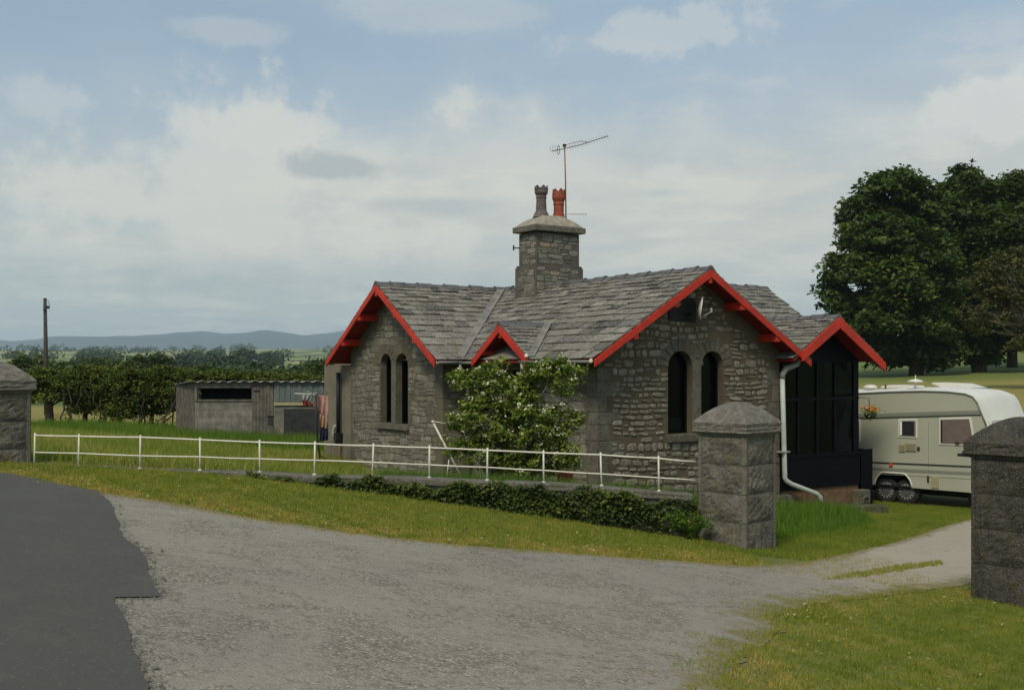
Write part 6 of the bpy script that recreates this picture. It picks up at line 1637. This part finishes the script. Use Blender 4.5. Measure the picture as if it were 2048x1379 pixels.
tv = np.clip(.22 + .25 * wob(P[:, 0], P[:, 1], .9, 1) + .5 * sstep(wob(P[:, 0], P[:, 1], .6, 1) - (P[:, 0] - P[:, 1] * .30) * .9, .1, 1.1) + .26 * wob(P[:, 0], P[:, 1], 4.1, 1) + rng.normal(0, .20, len(P)), 0, 1)
tv = np.clip(tv + .55 * np.exp(-near_low(P[:, 0], P[:, 1]) / .8) * sstep(wob(P[:, 0], P[:, 1], 1.6, 1), -.8, .4), 0, 1); kk = rng.uniform(0, 1, len(P)) < 1 - .55 * np.exp(-near_low(P[:, 0], P[:, 1]) / .5); P, tv = P[kk], tv[kk]
tag(blades('lawn_grass', P, .032 * (1 + .5 * wob(P[:, 0], P[:, 1], 5, 1)), .009, M['verge'], tints=tv, lean=1.0), 'mown lawn at the lower right in front of the dark pier', 'grass', kind='stuff')
P = scatter(200000, 2.4, 11.5, 14.0, 25, lambda x, y: ok_verge(x, y) & ~blockers(x, y) & (x < y * .5))
tag(blades('drive_grass', P, .055, .011, M['verge'], tints=np.clip(.25 + .3 * wob(P[:, 0], P[:, 1], 1.0, 1) + rng.normal(0, .14, len(P)), 0, 1), lean=.9), 'short patchy grass between the pier and the caravan', 'grass', kind='stuff')
# grass strip growing between the wheel tracks and ragged edges on the gravel
strip = [at_px(*p) for p in [(1640, 1160), (1700, 1156), (1760, 1150), (1820, 1140), (1885, 1130), (1886, 1124), (1840, 1126), (1780, 1134), (1710, 1147)]]
xs_, ys_ = [p[0] for p in strip], [p[1] for p in strip]
P = scatter(60000, min(xs_) - .3, max(xs_) + .3, min(ys_) - .3, max(ys_) + .3, lambda x, y: inside(strip, x, y + wob(x, y, 3, .08)) & (rng.uniform(0, 1, x.shape) < .35 + .4 * (wob(x, y, 5, 1) > 0)))
P[:, 2] += .008
tag(blades('track_grass', P, .035, .010, M['verge'], tints=np.clip(rng.normal(.62, .2, len(P)), 0, 1), lean=1.0), 'strip of dry grass between the wheel tracks of the drive', 'grass', kind='stuff')
P = scatter(200000, 1.0, 6.5, 5.8, 12.5, lambda x, y: inside(GRAVEL, x, y) & (wob(x, y, 2.0, 1) + wob(x, y, 6.5, .6) > near_low(x, y) * 3.0 - .7) & (near_low(x, y) < .8) & (rng.uniform(0, 1, x.shape) < .40 * np.exp(-near_low(x, y) * 1.5) + .8 * (near_low(x, y) < .07)))
P[:, 2] += .008
tag(blades('edge_grass', P, .028, .008, M['verge'], tints=np.clip(rng.normal(.55, .2, len(P)), 0, 1), lean=1.0), 'thin grass creeping over the gravel at the lawn edge', 'grass', kind='stuff')
P = scatter(170000, -7, 5, 9, 15, lambda x, y: inside(GRAVEL, x, y) & (y > np.interp(x, ve[:, 0], ve[:, 1]) - .28 - wob(x, y, 3, .12)) & (rng.uniform(0, 1, x.shape) < .4) & (wob(x, y, 7, 1) > -.1))
P[:, 2] += .008
tag(blades('edge_grass', P, .026, .009, M['verge'], tints=np.clip(rng.normal(.8, .15, len(P)), 0, 1), lean=1.0), 'yellowed grass fraying the verge where it meets the gravel', 'grass', kind='stuff')
# fallen leaves and bits of litter on the verge, stones on the drive
P = np.concatenate([scatter(2600, -8, 3, 9.5, 14.9, lambda x, y: ok_verge(x, y) & (y - np.interp(x, ve[:, 0], ve[:, 1]) < .9)), scatter(700, -8, 3, 9.5, 14.9, lambda x, y: ok_verge(x, y)), scatter(420, 1.5, 7, 5.8, 12.6, lambda x, y: ok_verge(x, y) & (x < y * .5)), scatter(160, 3, 9, 14, 21, lambda x, y: ok_verge(x, y))])
P[:, 2] += .04
tag(leaves('fallen_leaves', P, .032, M['litter'], up=2.0, aspect=.6), 'scattered pale dead leaves on the mown grass', 'leaves', kind='stuff')
P = scatter(5200, -6.5, 9, 5.8, 18, lambda x, y: inside(GRAVEL, x, y) & ~inside(TAR, x, y) & (np.abs(x) < y * .5) & (wob(x, y, .9, 1) + wob(y, x, 2.2, .5) > .1))
g_ = np.array(TAR_EDGE); ii = rng.integers(0, len(g_) - 1, 900); tt = rng.uniform(0, 1, 900)[:, None]; Q = g_[ii] * (1 - tt) + g_[ii + 1] * tt + np.abs(rng.normal(0, .06, (900, 2))) * [1, -.3]
P = np.concatenate([P, np.stack([Q[:, 0], Q[:, 1], ground(Q[:, 0], Q[:, 1]) + .006], 1)])
n = len(P); s_ = rng.uniform(.003, .009, (n, 1)) * (1 + 1.3 * (rng.uniform(0, 1, (n, 1)) > .97))
oct_ = np.array([(1, 0, 0), (0, 1, 0), (0, 0, .7), (-1, 0, 0), (0, -1, 0), (0, 0, -.6)], float); fi = [(0, 1, 2), (1, 3, 2), (3, 4, 2), (4, 0, 2)]
V = P[:, None, :] + oct_[None] * s_[:, :, None] * rng.uniform(.7, 1.3, (n, 6, 3)) + np.array([0, 0, .009])
tag(raw_mesh('loose_stones', np.concatenate([V[:, f, :].reshape(-1, 3) for f in fi]), 3, M['cope']), 'loose small stones lying on the gravel drive', 'stones', kind='stuff')
# fern at the wall end by the pier
fx_, fz_ = wx(1378), gz(wx(1378), YW - .3)
fern = empty('fern', (fx_, YW - .3, fz_), 0, 'bright green fern growing at the foot of the wall by the pier', 'fern')
P = []
for k in range(26):
    a_ = rng.uniform(0, 2 * np.pi); L_ = rng.uniform(.25, .45); h_ = rng.uniform(.2, .42)
    for t_ in np.linspace(.1, 1, 14):
        for sd_ in (-1, 1):
            c = np.array([math.cos(a_) * L_ * t_, -abs(math.sin(a_)) * L_ * t_ * .6, h_ * math.sin(t_ * 2.2)]); P.append(c + np.array([-math.sin(a_), math.cos(a_), 0]) * sd_ * .035 * (1 - t_ * .7))
leaves('fronds', np.array(P), .05, M['grass_lush'], fern, up=.6, aspect=.35)
# concrete path along the left gable
tag(MB().add([(P3(690, 936, 22)[0], 21.6, gz(-3.2, 21.6) + .02), (-.6, 18.7, gz(-.6, 18.7) + .02), (-.2, 19.3, gz(-.2, 19.3) + .06), (-3.0, 22.6, gz(-3, 22.6) + .06), (P3(690, 936, 22)[0], 21.6, gz(-3.2, 21.6) - .2), (-.6, 18.7, gz(-.6, 18.7) - .2), (-.2, 19.3, gz(-.2, 19.3) - .2), (-3.0, 22.6, gz(-3, 22.6) - .2)], [(0, 1, 2, 3), (0, 4, 5, 1), (1, 5, 6, 2), (2, 6, 7, 3), (3, 7, 4, 0)]).build('path', M['cope']), kind='structure')

# ------------------------------------------------------------------ haze in the valley air
m = bpy.data.materials.new('haze'); m.use_nodes = True; t = NT(m.node_tree); t.n.clear()
v = t.node('ShaderNodeVolumePrincipled'); v.inputs['Density'].default_value = .00013; v.inputs['Color'].default_value = (.68, .84, 1.0, 1); v.inputs['Anisotropy'].default_value = .1
o = t.node('ShaderNodeOutputMaterial'); t.l.new(v.outputs[0], o.inputs['Volume'])
hb_ = MB().box(-9600, 9600, -3000, 9800, -30, 330).build('haze', m)
tag(hb_, 'thin pale blue haze over the valley and hills', 'haze', kind='stuff')
